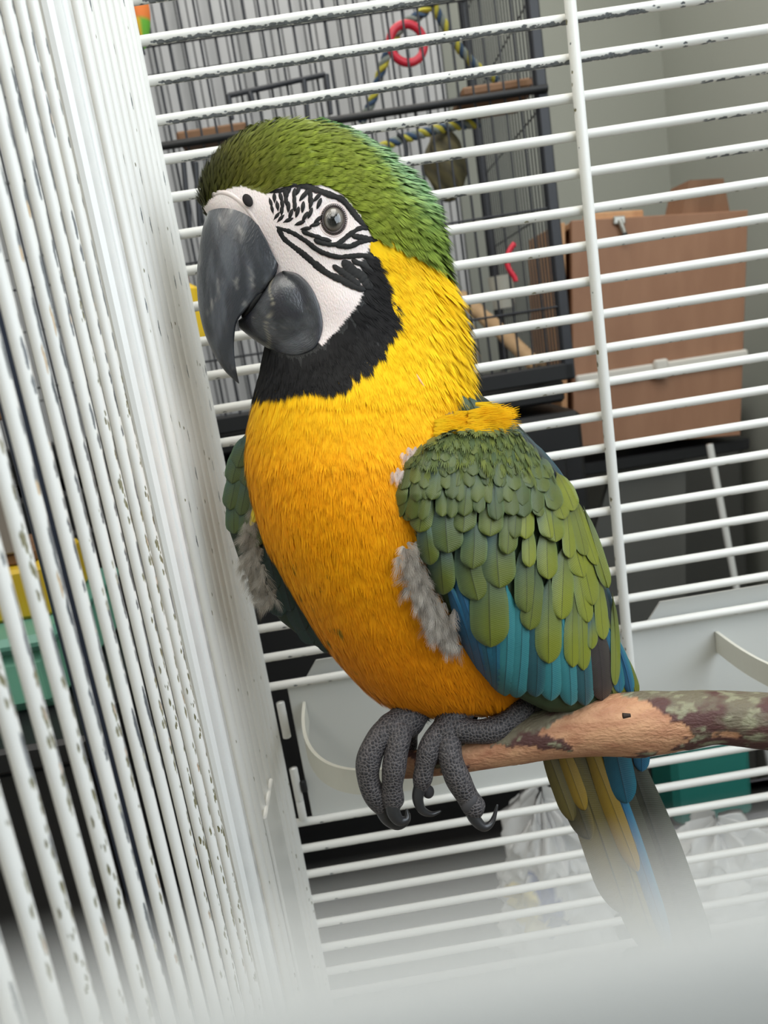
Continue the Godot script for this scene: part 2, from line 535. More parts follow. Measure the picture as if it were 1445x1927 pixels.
func background() -> void:
	# pleated pale curtain behind the black cage
	var V := PackedVector3Array(); var I := PackedInt32Array()
	var n := 0
	var x := -1.5
	while x < 0.42:
		var z := -1.2 + 0.006 * sin(x * TAU / 0.064) + 0.004 * sin(x * 41.0)
		for q in [[2.35, z], [0.3, z], [0.3, z - 0.004], [2.35, z - 0.004]]:
			V.append(Vector3(x, q[0], q[1]))
		n += 1
		x += 0.0054
	quads(I, n, 4, true)
	var cu := put("curtain", mk(V, I), mat(s8(200, 201, 204), 0.85))
	tag(cu, "pale grey curtain with narrow upright pleats hanging behind the black wire cage", "curtain")
	var rod := put("curtain_rod", tube([Vector3(-1.55, 2.3625, -1.2), Vector3(0.48, 2.3625, -1.2)], [0.012, 0.012], 12), M.dark_grey)
	tag(rod, "dark rod that carries the pale pleated curtain", "curtain rod")
	var br := put("bracket", box(Vector3(0.02, 0.018, 0.26), 0.002), M.dark_grey, rod, Vector3(-1.2, 2.3635, -1.32))
	put("bracket", box(Vector3(0.02, 0.018, 0.26), 0.002), M.dark_grey, rod, Vector3(0.40, 2.3635, -1.32))

	# black wire cage on its cabinet
	var x0 := -0.62; var x1 := 0.399; var z0 := -0.42; var z1 := -0.83; var y0 := 1.235; var y1 := 2.12
	var bc := thing("black_cage", "black wire bird cage with perches and toys standing behind the white cage", "cage")
	var fr := []; var re := []; var sr := []; var sl := []
	var q := 0.0187
	var xx := x1 - 0.008
	while xx > x0 + 0.01:
		fr.append([Vector3(xx, y0, z0), Vector3(xx, y1, z0)])
		re.append([Vector3(xx, y0, z1), Vector3(xx, y1, z1)])
		xx -= q
	var zz := z0 - 0.008
	while zz > z1 + 0.01:
		sr.append([Vector3(x1, y0, zz), Vector3(x1, y1, zz)])
		sl.append([Vector3(x0, y0, zz), Vector3(x0, y1, zz)])
		zz -= 0.0165
	for h in [1.33, 1.452, 1.575, 1.70, 1.83, 1.95, 2.07]:
		fr.append([Vector3(x0, h, z0 + 0.003), Vector3(x1, h, z0 + 0.003)])
		re.append([Vector3(x0, h - 0.02, z1 - 0.003), Vector3(x1, h - 0.02, z1 - 0.003)])
		sr.append([Vector3(x1 + 0.003, h, z0), Vector3(x1 + 0.003, h, z1)])
		sl.append([Vector3(x0 - 0.003, h, z0), Vector3(x0 - 0.003, h, z1)])
	tag(put("front_wires", wires(fr, 0.00145), M.black_wire, bc), "", "", "", "stuff")
	tag(put("rear_wires", wires(re, 0.0013), M.black_wire, bc), "", "", "", "stuff")
	tag(put("side_wires", wires(sr, 0.0011), M.black_wire, bc), "", "", "", "stuff")
	tag(put("side_wires", wires(sl, 0.0016), M.black_wire, bc), "", "", "", "stuff")
	for p in [[x0, z0], [x1, z0], [x0, z1], [x1, z1]]:
		put("post", box(Vector3(0.014, y1 - y0, 0.014), 0.002), M.black_wire, bc, Vector3(p[0], (y0 + y1) * 0.5, p[1]))
	for z in [z0, z1]:
		put("rail", box(Vector3(x1 - x0, 0.016, 0.012), 0.002), M.black_wire, bc, Vector3((x0 + x1) * 0.5, y1, z))
	put("base_rail", box(Vector3(x1 - x0 + 0.012, 0.022, 0.014), 0.002), M.black, bc, Vector3((x0 + x1) * 0.5, y0 + 0.011, z0))
	put("tray", box(Vector3(x1 - x0 - 0.01, 0.03, z0 - z1 - 0.02), 0.004), M.black, bc, Vector3((x0 + x1) * 0.5, y0 - 0.0148, (z0 + z1) * 0.5))
	# front door frame of that cage
	for s in [[430, 180, 612, 140], [430, 178, 436, 225], [614, 140, 622, 215], [572, 150, 580, 235], [470, 172, 476, 196], [345, 305, 358, 440], [368, 305, 376, 430]]:
		put("door_frame", tube([on_z(s[0], s[1], z0 + 0.006), on_z(s[2], s[3], z0 + 0.006)], [0.0032, 0.0032], 8), M.black_wire, bc)
	put("front_beam", tube([on_z(300, 276, z0 + 0.01), on_z(1030, 166, z0 + 0.01)], [0.0048, 0.0048], 10), M.black, bc)
	# platform shelf inside
	var sh := put("shelf", box(Vector3(0.10, 0.012, 0.12), 0.003), M.wood_dark, null, on_z(925, 190, -0.52))
	tag(sh, "small brown wooden shelf inside the black cage beside its right wires", "shelf")
	var sh2 := put("shelf", box(Vector3(0.09, 0.014, 0.1), 0.003), M.wood_dark, null, on_z(410, 268, -0.50))
	tag(sh2, "brown wooden ledge inside the black cage just behind the macaw's forehead", "shelf")

	# toys
	var tor := TorusMesh.new()
	tor.inner_radius = 0.0185; tor.outer_radius = 0.0295; tor.rings = 48; tor.ring_segments = 16
	var rp := on_z(766, 82, -0.55)
	var ring := put("toy_ring", tor, M.red, null, rp)
	ring.rotation = Vector3(PI / 2, 0.15, 0)
	tag(ring, "bright red plastic ring hanging in the black cage", "toy")
	rope([[842, -30], [800, 20], [752, 55], [722, 120], [700, 190], [680, 230]], -0.56, "blue and yellow twisted rope perch looping down left of the red ring")
	rope([[800, -20], [826, 30], [862, 88], [900, 128], [935, 150]], -0.60, "blue and yellow rope perch slanting down right of the red ring")
	rope([[690, 292], [740, 268], [800, 250], [850, 238], [900, 232]], -0.53, "blue and yellow knotted rope lying level behind the macaw's head")
	var hk := put("hook", tube(bez([on_z(748, 252, -0.47), on_z(762, 268, -0.47), on_z(764, 300, -0.47), on_z(756, 330, -0.47)], 14), fillf(0.003, 14), 8), M.black_wire)
	tag(hk, "black bent wire hook hanging right behind the macaw's crown", "hook")
	# dark fibre toy
	var hv := PackedVector3Array(); var hi := PackedInt32Array(); var hc := PackedColorArray()
	var hp := on_z(838, 310, -0.58)
	for i in 14:
		for j in 18:
			var a := TAU * j / 18; var t := float(i) / 13
			var r := 0.028 * sqrt(maxf(0.02, sin(PI * clampf(t, 0.02, 0.98)))) * (1.0 + 0.16 * sin(a * 5.0 + t * 9.0))
			hv.append(hp + Vector3(cos(a) * r, 0.05 - 0.10 * t, sin(a) * r))
			hc.append(c8(70, 66, 52).lerp(c8(120, 112, 80), 0.5 + 0.5 * sin(a * 7.0 + t * 20.0)))
	quads(hi, 14, 18, true)
	tag(put("foraging_toy", mk(hv, hi, hc), M.vc_matte), "dark brown shaggy foraging toy hanging low at the right of the black cage", "toy")
	# orange and green toy at the upper left
	var ov := PackedVector3Array(); var oi := PackedInt32Array(); var oc := PackedColorArray()
	var op := on_z(258, 30, -0.36)
	for i in 18:
		for j in 18:
			var a := TAU * j / 18; var t := float(i) / 17
			var r := 0.0165 * pow(maxf(0.0004, sin(PI * t)), 0.6) * (1.15 - 0.5 * t)
			ov.append(op + Vector3(cos(a) * r, 0.04 - 0.075 * t, sin(a) * r))
			oc.append(c8(236, 130, 60) if t < 0.62 else (c8(110, 180, 60) if cos(a) > 0.2 else c8(240, 190, 50)))
	quads(oi, 18, 18, true)
	var ot := put("hanging_toy", mk(ov, oi, oc), M.vc_matte)
	tag(ot, "orange hanging toy with a yellow and green end behind the cage's upper left corner", "toy")
	put("cord", tube([op + Vector3(0, 0.039, 0), op + Vector3(0.004, 0.30, 0)], [0.0012, 0.0012], 6), M.black_wire, ot)
	put("chain", tube([op + Vector3(-0.002, 0.01, 0.0185), op + Vector3(0.002, -0.045, 0.0155)], [0.0016, 0.0016], 6), M.black_wire, ot)
	# wooden perch across the lower right of the black cage
	var wp := bez([on_z(870, 560, -0.66), on_z(905, 592, -0.60), on_z(955, 636, -0.53), on_z(1000, 680, -0.45), on_z(1012, 692, -0.435)], 20)
	var pc := put("wood_perch", tube(wp, ramp_r(0.0115, 0.0105, 20), 14), M.wood_pale)
	tag(pc, "pale wooden stick perch slanting through the lower right of the black cage", "perch")
	put("end_bolt", tube([wp[19], wp[19] + Vector3(0.004, -0.003, 0.016)], [0.004, 0.004], 8), M.dark, pc)
	var cup := lathe([[0.0, 0.0], [0.017, 0.0], [0.021, 0.05], [0.0195, 0.05], [0.0155, 0.003], [0.0, 0.003]], 20)
	tag(put("feed_cup", cup, mat(s8(205, 203, 192), 0.4), null, on_z(948, 580, -0.66)), "cream plastic feed cup hooked in the black cage right of the macaw's neck", "cup")
	var clip := thing("toy_clip", "small red plastic clip on the black cage wires right of the macaw's nape", "clip")
	put("arm", tube(bez([on_z(968, 458, -0.405), on_z(957, 475, -0.405), on_z(955, 500, -0.405), on_z(968, 522, -0.405), on_z(970, 530, -0.405)], 14), fillf(0.0034, 14), 8), M.red, clip)

	# dark cabinet the black cage stands on
	var cb := thing("cabinet", "black cabinet under the black wire cage, dark behind the feeder doors", "cabinet")
	put("body", box(Vector3(1.06, 0.82, 0.46), 0.006), M.black, cb, Vector3(-0.12, 0.782, -0.65))
	for s in 2:
		put("door", box(Vector3(0.50, 0.70, 0.018), 0.004), M.black, cb, Vector3(-0.385 + 0.515 * s, 0.79, -0.41))
	for px in [-0.6, 0.36]:
		for pz in [-0.46, -0.84]:
			put("leg", box(Vector3(0.04, 0.374, 0.04), 0.003), M.black, cb, Vector3(px, 0.187, pz))

	# nest box, hanging a little crooked
	var tl := on_z(1075, 415, -0.62); var tr := on_z(1408, 395, -0.62); var bl := on_z(1080, 848, -0.62)
	var ex := (tr - tl).normalized()
	var ey := (tl - bl); ey = (ey - ex * ey.dot(ex)).normalized()
	var nb := Basis(ex, ey, ex.cross(ey))
	var w := tl.distance_to(tr); var h := tl.distance_to(bl) * 0.985
	var mid := tl + ex * w * 0.5 - ey * h * 0.5
	var nest := thing("nest_box", "plain brown plywood nest box behind the white bars at the right", "box", mid)
	nest.basis = nb
	put("front_panel", box(Vector3(w, h, 0.012), 0.0012), M.ply, nest, Vector3(0, 0, -0.006))
	put("side_panel", box(Vector3(0.010, h * 0.99, 0.20), 0.0012), M.ply_edge, nest, Vector3(-w * 0.5 - 0.013, 0, -0.105))
	put("side_panel", box(Vector3(0.010, h * 0.99, 0.20), 0.0012), M.ply_edge, nest, Vector3(w * 0.5 - 0.006, 0, -0.113))
	put("back_panel", box(Vector3(w, h, 0.010), 0.0012), M.ply, nest, Vector3(0, 0, -0.215))
	put("bottom_panel", box(Vector3(w - 0.02, 0.010, 0.19), 0.0012), M.ply, nest, Vector3(0, -h * 0.5 + 0.006, -0.11))
	put("top_panel", box(Vector3(w - 0.012, 0.010, 0.19), 0.0012), M.ply_edge, nest, Vector3(0, h * 0.5 - 0.004, -0.11))
	put("batten", box(Vector3(0.09, 0.014, 0.02), 0.002), M.ply_edge, nest, Vector3(-w * 0.5 + 0.075, h * 0.5 + 0.0055, -0.03))
	var latch := put("latch", box(Vector3(0.018, 0.012, 0.006), 0.0015), M.metal, nest, Vector3(-w * 0.5 + 0.073, h * 0.5 - 0.004, 0.0025))
	put("latch_pin", tube([Vector3(0, 0, 0.003), Vector3(0.006, -0.020, 0.006)], [0.004, 0.0035], 10), M.metal, latch)
	put("latch_tip", tube([Vector3(0.006, -0.020, 0.006), Vector3(0.008, -0.028, 0.007)], [0.0042, 0.0038], 10), M.dark, latch)
	var rl := put("mounting_strip", box(Vector3(w * 1.01, 0.021, 0.008), 0.003), M.strip, nest, Vector3(0.004, -0.058, 0.0042))
	rl.rotation.z = 0.085
	put("strip_clip", box(Vector3(0.022, 0.030, 0.012), 0.003), M.strip, rl, Vector3(-0.004, 0.001, 0.006))
	# wood block on top
	var bv := PackedVector3Array(); var bi := PackedInt32Array()
	for z in [-0.03, -0.10]:
		for p in [[-0.038, 0.0], [0.04, 0.0], [0.028, 0.052], [-0.026, 0.052]]:
			bv.append(Vector3(p[0], p[1], z))
	bi.append_array([0, 1, 2, 0, 2, 3, 4, 6, 5, 4, 7, 6, 0, 4, 1, 1, 4, 5, 1, 5, 2, 2, 5, 6, 2, 6, 3, 3, 6, 7, 3, 7, 0, 0, 7, 4])
	var blk := put("wood_block", mk(bv, bi, PackedColorArray(), PackedVector2Array(), Vector3.ZERO, true), M.ply_dark, null, mid + nb * Vector3(w * 0.305, h * 0.5 + 0.0012, 0))
	blk.basis = nb
	tag(blk, "tapered brown wooden block lying on top of the plywood nest box", "block")

	# what carries the nest box: a dark stand with a grey board
	var sd := thing("stand", "dark stand below the plywood nest box", "stand")
	put("post", box(Vector3(0.05, 1.06, 0.06), 0.003), M.black, sd, Vector3(0.60, 0.53, -0.72))
	put("top", box(Vector3(0.30, 0.02, 0.2), 0.002), M.black, sd, Vector3(0.60, 1.065, -0.735))
	put("foot", box(Vector3(0.34, 0.03, 0.3), 0.003), M.black, sd, Vector3(0.60, 0.015, -0.72))
	var pv := [on_z(1290, 868, -0.66), on_z(1160, 862, -0.66), on_z(1062, 1190, -0.66), on_z(1290, 1250, -0.66)]
	var gb := PackedVector3Array(); var gi := PackedInt32Array()
	for dz in [0.0, -0.012]:
		for p in pv: gb.append(p + Vector3(0, 0, dz))
	gi.append_array([0, 1, 2, 0, 2, 3, 4, 6, 5, 4, 7, 6])
	for j in 4: gi.append_array([j, j + 4, (j + 1) % 4, (j + 1) % 4, j + 4, (j + 1) % 4 + 4])
	put("board", mk(gb, gi, PackedColorArray(), PackedVector2Array(), Vector3.ZERO, true), M.dark_grey, sd)
	var lk := thing("locker", "dark grey locker in the room's corner behind the nest box", "locker")
	put("body", box(Vector3(0.50, 1.10, 0.30), 0.004), M.dark_grey, lk, Vector3(0.72, 0.55, -1.25))
	put("door", box(Vector3(0.235, 1.04, 0.012), 0.003), M.dark_grey, lk, Vector3(0.60, 0.56, -1.095))
	put("door", box(Vector3(0.235, 1.04, 0.012), 0.003), M.dark_grey, lk, Vector3(0.842, 0.56, -1.095))
	var ra := on_z(1336, 842, -0.52); var rb := on_z(1388, 1120, -0.52)
	var rd := put("rod", tube([ra + (ra - rb) * 0.02, rb + (rb - ra) * 3.0], [0.0052, 0.0052], 12), M.white_gloss)
	tag(rd, "slim white metal rod standing upright below the nest box", "rod")

	# low table with bags behind the lower bars
	var tb := thing("low_table", "dark low table that carries the white plastic bags", "table")
	put("top", box(Vector3(0.98, 0.03, 0.24), 0.004), M.dark, tb, Vector3(0.39, 0.545, -0.19))
	for px in [-0.07, 0.84]:
		for pz in [-0.09, -0.28]:
			put("leg", box(Vector3(0.035, 0.53, 0.035), 0.002), M.dark, tb, Vector3(px, 0.265, pz))
	bag("white crumpled plastic bag with blue and yellow print, left of the tail", Vector3(0.252, 0.5605, -0.18), Vector3(0.062, 0.225, 0.06), 3, true)
	bag("white crumpled plastic bag behind the lower bars, right of the tail", Vector3(0.452, 0.5605, -0.18), Vector3(0.088, 0.15, 0.06), 5, false)
	var bin := thing("storage_box", "teal green plastic box standing behind the lower right bars under the feeder", "box")
	put("body", box(Vector3(0.11, 0.16, 0.09), 0.008), mat(s8(52, 142, 132), 0.45), bin, Vector3(0.515, 0.685, -0.37))
	put("lid", box(Vector3(0.118, 0.014, 0.096), 0.004), mat(s8(46, 128, 120), 0.45), bin, Vector3(0.515, 0.772, -0.37))
	var ch := thing("grey_crate", "grey crate behind the white bags on which the teal box stands", "crate")
	put("body", box(Vector3(0.38, 0.60, 0.08), 0.006), mat(s8(120, 118, 122), 0.7), ch, Vector3(0.62, 0.304, -0.368))
	put("lid", box(Vector3(0.39, 0.02, 0.084), 0.004), mat(s8(104, 102, 108), 0.7), ch, Vector3(0.62, 0.594, -0.368))

func fillf(r: float, n: int) -> Array:
	var a := []
	for i in n: a.append(r)
	return a

func ramp_r(a: float, b: float, n: int) -> Array:
	var o := []
	for i in n: o.append(lerpf(a, b, float(i) / (n - 1)) * (1.0 + 0.06 * sin(i * 2.1) + 0.04 * sin(i * 4.7)))
	return o

func lathe(prof: Array, sides: int) -> ArrayMesh:
	var V := PackedVector3Array(); var I := PackedInt32Array()
	for p in prof:
		for j in sides:
			var a := TAU * j / sides
			V.append(Vector3(cos(a) * p[0], p[1], sin(a) * p[0]))
	quads(I, prof.size(), sides, true)
	return mk(V, I, PackedColorArray(), PackedVector2Array(), Vector3.ZERO, true)

# twisted rope of two coloured strands
func rope(px: Array, z: float, label: String) -> void:
	var P := []
	for i in px.size(): P.append(on_z(px[i][0], px[i][1], z - 0.01 * i))
	var n := 60
	var mid := bez(P, n)
	var t := thing("rope_perch", label, "rope")
	for s in 3:
		var pts := []
		for i in n:
			var d: Vector3 = (mid[mini(i + 1, n - 1)] - mid[maxi(i - 1, 0)]).normalized()
			var a := d.cross(Vector3(0, 0, 1)).normalized(); var b := d.cross(a)
			var f := i * 0.75 + s * TAU / 3.0
			pts.append(mid[i] + (a * cos(f) + b * sin(f)) * 0.0034)
		put("strand", tube(pts, fillf(0.0036, n), 6), [M.rope_blue, M.rope_yellow, M.rope_grey][s], t)

func bag(label: String, foot: Vector3, half: Vector3, seed_: int, printed: bool) -> void:
	var nz := FastNoiseLite.new()
	nz.seed = seed_; nz.frequency = 7.0; nz.noise_type = FastNoiseLite.TYPE_SIMPLEX; nz.fractal_octaves = 4
	var V := PackedVector3Array(); var I := PackedInt32Array(); var C := PackedColorArray()
	var n := 60; var m := 64
	for i in n:
		var t := float(i) / (n - 1)
		for j in m:
			var a := TAU * j / m
			var r := pow(maxf(0.0, 1.0 - pow(absf(2.0 * minf(t, 1.0) - 0.9) / 1.1, 3.2)), 0.5) * (1.0 - 0.35 * t * t)
			var d := Vector3(cos(a), 0, sin(a))
			var k := nz.get_noise_3d(d.x * 0.16 + seed_, t * 0.5, d.z * 0.16)
			var r2 := maxf(0.02, r + 0.42 * k * (0.4 + r))
			var p := Vector3(d.x * half.x * r2, t * half.y * (1.0 + 0.22 * nz.get_noise_2d(d.x * 0.3 + 5.0, d.z * 0.3) * t), d.z * half.z * r2)
			V.append(foot + Vector3(0, 0.0, 0) + p)
			var col := c8(236, 237, 238)
			if printed:
				var du := p.x + 0.012 + (t - 0.5) * 0.05
				if d.z > 0 and t > 0.40 and t < 0.70 and absf(du) < 0.012: col = c8(52, 78, 158)
				elif d.z > 0 and t > 0.42 and t < 0.66 and du < -0.012 and du > -0.05: col = c8(238, 222, 150)
			C.append(col)
	quads(I, n, m, true)
	var top := V.size(); V.append(foot); C.append(c8(236, 237, 238))
	for j in m: I.append_array([top, j, (j + 1) % m])
	tag(put("plastic_bag", mk(V, I, C), M.vc_plastic), label, "bag")

# seen between the bars of the left panel
func left_things() -> void:
	var sh := thing("shelf_unit", "black low cabinet outside the left bars carrying a teal bin and a yellow box", "cabinet")
	put("body", box(Vector3(0.75, 0.985, 0.34), 0.006), M.black, sh, Vector3(-0.55, 0.5125, -0.20))
	put("top", box(Vector3(0.78, 0.024, 0.36), 0.004), M.black, sh, Vector3(-0.55, 1.017, -0.20))
	put("plinth", box(Vector3(0.72, 0.02, 0.33), 0.002), M.dark, sh, Vector3(-0.55, 0.01, -0.20))
	var tb := thing("plastic_tub", "sea green plastic tub on the black cabinet outside the left bars", "tub")
	var green := mat(s8(122, 186, 160), 0.4)
	put("body", box(Vector3(0.30, 0.062, 0.22), 0.012), green, tb, Vector3(-0.36, 1.060, -0.2))
	put("lid", box(Vector3(0.315, 0.016, 0.235), 0.006), mat(s8(96, 150, 134), 0.4), tb, Vector3(-0.36, 1.099, -0.2))
	var yb := thing("yellow_box", "yellow box with a dark blue label on the green tub's lid outside the left bars", "box")
	put("body", box(Vector3(0.16, 0.052, 0.12), 0.004), mat(s8(206, 172, 40), 0.5), yb, Vector3(-0.30, 1.133, -0.2))
	put("label", box(Vector3(0.06, 0.030, 0.002), 0.0004), mat(s8(48, 66, 92), 0.5), yb, Vector3(-0.325, 1.132, -0.1394))
	# a stack of slatted brown boards above
	var cr := thing("slatted_crate", "grey brown slatted wooden crate on the yellow box outside the left bars", "crate")
	for i in 7:
		put("slat", box(Vector3(0.02, 0.16, 0.012), 0.002), mat(s8(142 + 8 * (i % 2), 132, 124), 0.7), cr, Vector3(-0.395 + 0.024 * i, 1.2525, -0.16))
	put("base", box(Vector3(0.18, 0.012, 0.10), 0.002), M.wood_dark, cr, Vector3(-0.323, 1.1655, -0.21))
	put("rail", box(Vector3(0.18, 0.014, 0.012), 0.002), M.wood_dark, cr, Vector3(-0.323, 1.31, -0.172))
	var pl := thing("floor_stand", "dark upright pole outside the left bars", "pole")
	put("pole", tube([Vector3(-0.155, 0.03, -0.02), Vector3(-0.155, 1.46, -0.02)], [0.011, 0.011], 14), mat(s8(40, 48, 66), 0.5), pl)
	put("base", lathe([[0.0, 0.0], [0.12, 0.0], [0.12, 0.02], [0.02, 0.032], [0.0, 0.032]], 28), M.dark, pl, Vector3(-0.155, 0, -0.02))
	var yl := thing("yellow_bottle", "small yellow bottle with a brown cap behind the bars left of the beak", "bottle", on_z(352, 600, -0.30))
	put("body", lathe([[0.0, -0.03], [0.02, -0.03], [0.021, -0.02], [0.021, 0.03], [0.010, 0.038], [0.0, 0.038]], 20), mat(s8(222, 184, 34), 0.4), yl)
	put("cap", lathe([[0.0, 0.0], [0.011, 0.0], [0.011, 0.014], [0.0, 0.014]], 16), mat(s8(120, 74, 52), 0.5), yl, Vector3(0, 0.038, 0))
	put("hook", tube([Vector3(0, 0.0, -0.02), Vector3(0, 0.0, -0.115)], [0.003, 0.003], 8), M.dark, yl)

# ------------------------------------------------------------------ branch perch
func perch() -> void:
	var P := []; var R := []
	for q in [[742, 1442, 0.449, 24], [790, 1437, 0.4475, 26], [851, 1428, 0.4455, 28], [905, 1415, 0.4435, 33], [962, 1400, 0.441, 39], [1045, 1380, 0.437, 47], [1126, 1367, 0.433, 55], [1208, 1362, 0.429, 59], [1272, 1357, 0.426, 54], [1345, 1350, 0.422, 49], [1445, 1357, 0.417, 52], [1600, 1366, 0.410, 53], [1800, 1375, 0.402, 54]]:
		P.append(at(q[0], q[1], q[2])); R.append(q[3] * q[2] / FPX)
	var n := 260; var m := 72
	var mid := bez(P, n); var rad := bez(R, n)
	var nz := FastNoiseLite.new(); nz.seed = 41; nz.frequency = 34.0; nz.fractal_octaves = 5; nz.noise_type = FastNoiseLite.TYPE_SIMPLEX_SMOOTH
	var fine := FastNoiseLite.new(); fine.seed = 5; fine.frequency = 160.0; fine.fractal_octaves = 3
	var V := PackedVector3Array(); var I := PackedInt32Array(); var C := PackedColorArray()
	var x := Vector3.UP
	for i in n:
		var t: Vector3 = (mid[mini(i + 1, n - 1)] - mid[maxi(i - 1, 0)]).normalized()
		x = (Vector3.UP - t * t.y).normalized()
		var y := t.cross(x)
		var s := float(i) / (n - 1)
		for j in m:
			var f := TAU * j / m
			var d := x * cos(f) + y * sin(f)
			var p: Vector3 = mid[i] + d * rad[i]
			var q := Vector3(p.x * 0.45, p.y, p.z)
			var a := nz.get_noise_3dv(q)
			var b := fine.get_noise_3dv(q)
			# bare wood in the middle run, bark patches above, below and to the right
			var bark := a * 1.8 + b * 0.45 + 1.15 * smoothstep(0.60, 0.72, s + 0.05 * cos(f + 0.6)) - 0.38 + 0.42 * absf(cos(f)) - 0.25 * smoothstep(0.40, 0.5, s) * (1.0 - smoothstep(0.6, 0.66, s))
			var on := smoothstep(-0.02, 0.05, bark)
			var r: float = rad[i] * (1.0 + 0.05 * a + 0.012 * b + 0.022 * on)
			if i == 0 or i == n - 1: r *= 0.9
			V.append(mid[i] + d * r)
			var wood := c8(206, 158, 120).lerp(c8(172, 118, 88), 0.5 + 0.9 * nz.get_noise_3d(q.x * 2.0, q.y * 4.0 + 9.0, q.z * 4.0))
			var k := nz.get_noise_3d(q.x * 1.7 + 3.0, q.y * 1.7, q.z * 1.7)
			var skin := c8(86, 54, 50).lerp(c8(112, 104, 86), smoothstep(0.02, 0.42, k + 0.38 * cos(f)))
			skin = skin.lerp(c8(140, 138, 112), smoothstep(0.18, 0.4, b + 0.3 * k))
			C.append(wood.lerp(skin, on))
	quads(I, n, m, true)
	for e in [0, n - 1]:
		var c0 := V.size()
		V.append(mid[e]); C.append(c8(190, 140, 104))
		for j in m:
			if e == 0: I.append_array([c0, (j + 1) % m, j])
			else: I.append_array([c0, e * m + j, e * m + (j + 1) % m])
	var pm := mat(Color.WHITE, 0.62, {"vertex_color_use_as_albedo": true, "heightmap_enabled": true, "heightmap_texture": noise_tex(0.03, FastNoiseLite.TYPE_SIMPLEX_SMOOTH, null, 512, false, 4.0, 8), "heightmap_scale": 0.06, "uv1_triplanar": true, "uv1_scale": Vector3(14, 30, 30)})
	var b0: Vector3 = mid[0]
	var o := put("branch_perch", mk(V, I, C, PackedVector2Array(), Vector3.ZERO, false, b0), pm, null, b0)
	tag(o, "natural branch perch with peeling bark that the macaw stands on", "perch")
	# knot on the wood
	put("knot", tube([at(1172, 1347, 0.404) - b0, at(1186, 1346, 0.404) - b0], [0.0016, 0.001], 8), mat(s8(52, 38, 28), 0.8), o)
	# bolt that holds the branch to the right panel, outside the picture
	var e: Vector3 = mid[n - 1]
	put("bolt", tube([e - b0, e - b0 + (mid[n - 1] - mid[n - 2]).normalized() * 0.03], [0.005, 0.005], 10), M.metal, o)

# ------------------------------------------------------------------ the macaw
# body: sections across the bird, [v, left u, right u, half depth, mid w]
const ROWS := [[223, 553, 567, 4, 0], [227, 522, 600, 32, 0], [240, 478, 645, 62, 0], [260, 443, 688, 82, 0], [285, 412, 720, 94, 0], [315, 390, 752, 102, 2], [350, 378, 782, 107, 4], [385, 380, 804, 110, 6], [420, 402, 818, 111, 6], [460, 432, 826, 111, 4], [510, 462, 836, 110, 2], [560, 487, 852, 112, 0], [620, 500, 868, 120, -2], [680, 494, 876, 132, 0], [740, 480, 884, 148, 4], [800, 468, 902, 160, 8], [860, 464, 925, 168, 14], [930, 473, 945, 172, 18], [1000, 491, 958, 170, 18], [1070, 524, 968, 164, 14], [1140, 564, 978, 154, 8], [1200, 602, 986, 144, 2], [1260, 650, 990, 128, -2], [1300, 690, 984, 108, -4], [1325, 728, 968, 82, -4], [1340, 764, 946, 52, -4], [1347, 830, 890, 12, -4]]
const SKIN := [[383, 398], [392, 378], [418, 358], [455, 350], [500, 366], [520, 352], [560, 346], [600, 346], [642, 364], [674, 400], [690, 424], [698, 442], [694, 470], [676, 498], [684, 545], [678, 566], [662, 588], [640, 616], [606, 650], [596, 640], [560, 560], [540, 508], [470, 430]]
const CAP := [[360, 400], [368, 386], [383, 392], [392, 378], [418, 358], [455, 350], [500, 366], [520, 352], [560, 352], [600, 352], [635, 372], [662, 404], [680, 438], [700, 447], [745, 446], [790, 466], [834, 500], [900, 480], [860, 380], [760, 280], [600, 190], [420, 220], [330, 320]]
const DARK := [[694, 466], [676, 498], [684, 545], [678, 566], [662, 588], [640, 616], [606, 650], [560, 640], [480, 640], [474, 738], [520, 734], [570, 722], [610, 734], [655, 712], [700, 678], [728, 630], [738, 580], [722, 530], [706, 490]]
var rowc := {}

func row_at(v: float) -> Array:
	var i := 0
	while i < ROWS.size() - 2 and v > ROWS[i + 1][0]: i += 1
	var a: Array = ROWS[maxi(i - 1, 0)]; var b: Array = ROWS[i]; var c: Array = ROWS[i + 1]; var d: Array = ROWS[mini(i + 2, ROWS.size() - 1)]
	var t := clampf((v - b[0]) / float(c[0] - b[0]), 0.0, 1.0)
	var o := []
	for k in range(1, 5):                                    # monotone-ish cubic with slopes per unit of v
		var m1: float = (c[k] - a[k]) / float(maxf(1.0, c[0] - a[0])) * (c[0] - b[0])
		var m2: float = (d[k] - b[k]) / float(maxf(1.0, d[0] - b[0])) * (c[0] - b[0])
		if i == 0: m1 = c[k] - b[k]
		var t2 := t * t; var t3 := t2 * t
		o.append((2 * t3 - 3 * t2 + 1) * b[k] + (t3 - 2 * t2 + t) * m1 + (-2 * t3 + 3 * t2) * c[k] + (t3 - t2) * m2)
	return o

func body_pt(v: float, f: float) -> Vector3:                # f: 0 right edge, PI/2 towards the viewer
	var r := row_at(v)
	var e := 0.93
	var cx := signf(cos(f)) * pow(absf(cos(f)), e); var sx := signf(sin(f)) * pow(absf(sin(f)), e)
	return Vector3((r[0] + r[1]) * 0.5 + (r[1] - r[0]) * 0.5 * cx, v, r[3] + r[2] * sx)

func body_w(u: float, v: float) -> float:                   # front of the body over (u, v)
	var r := row_at(v)
	var x := clampf((u - (r[0] + r[1]) * 0.5) / ((r[1] - r[0]) * 0.5), -0.999, 0.999)
	return r[3] + r[2] * sqrt(1.0 - x * x)

func bb(p: Vector3) -> Vector3:
	return B(p.x, p.y, p.z)

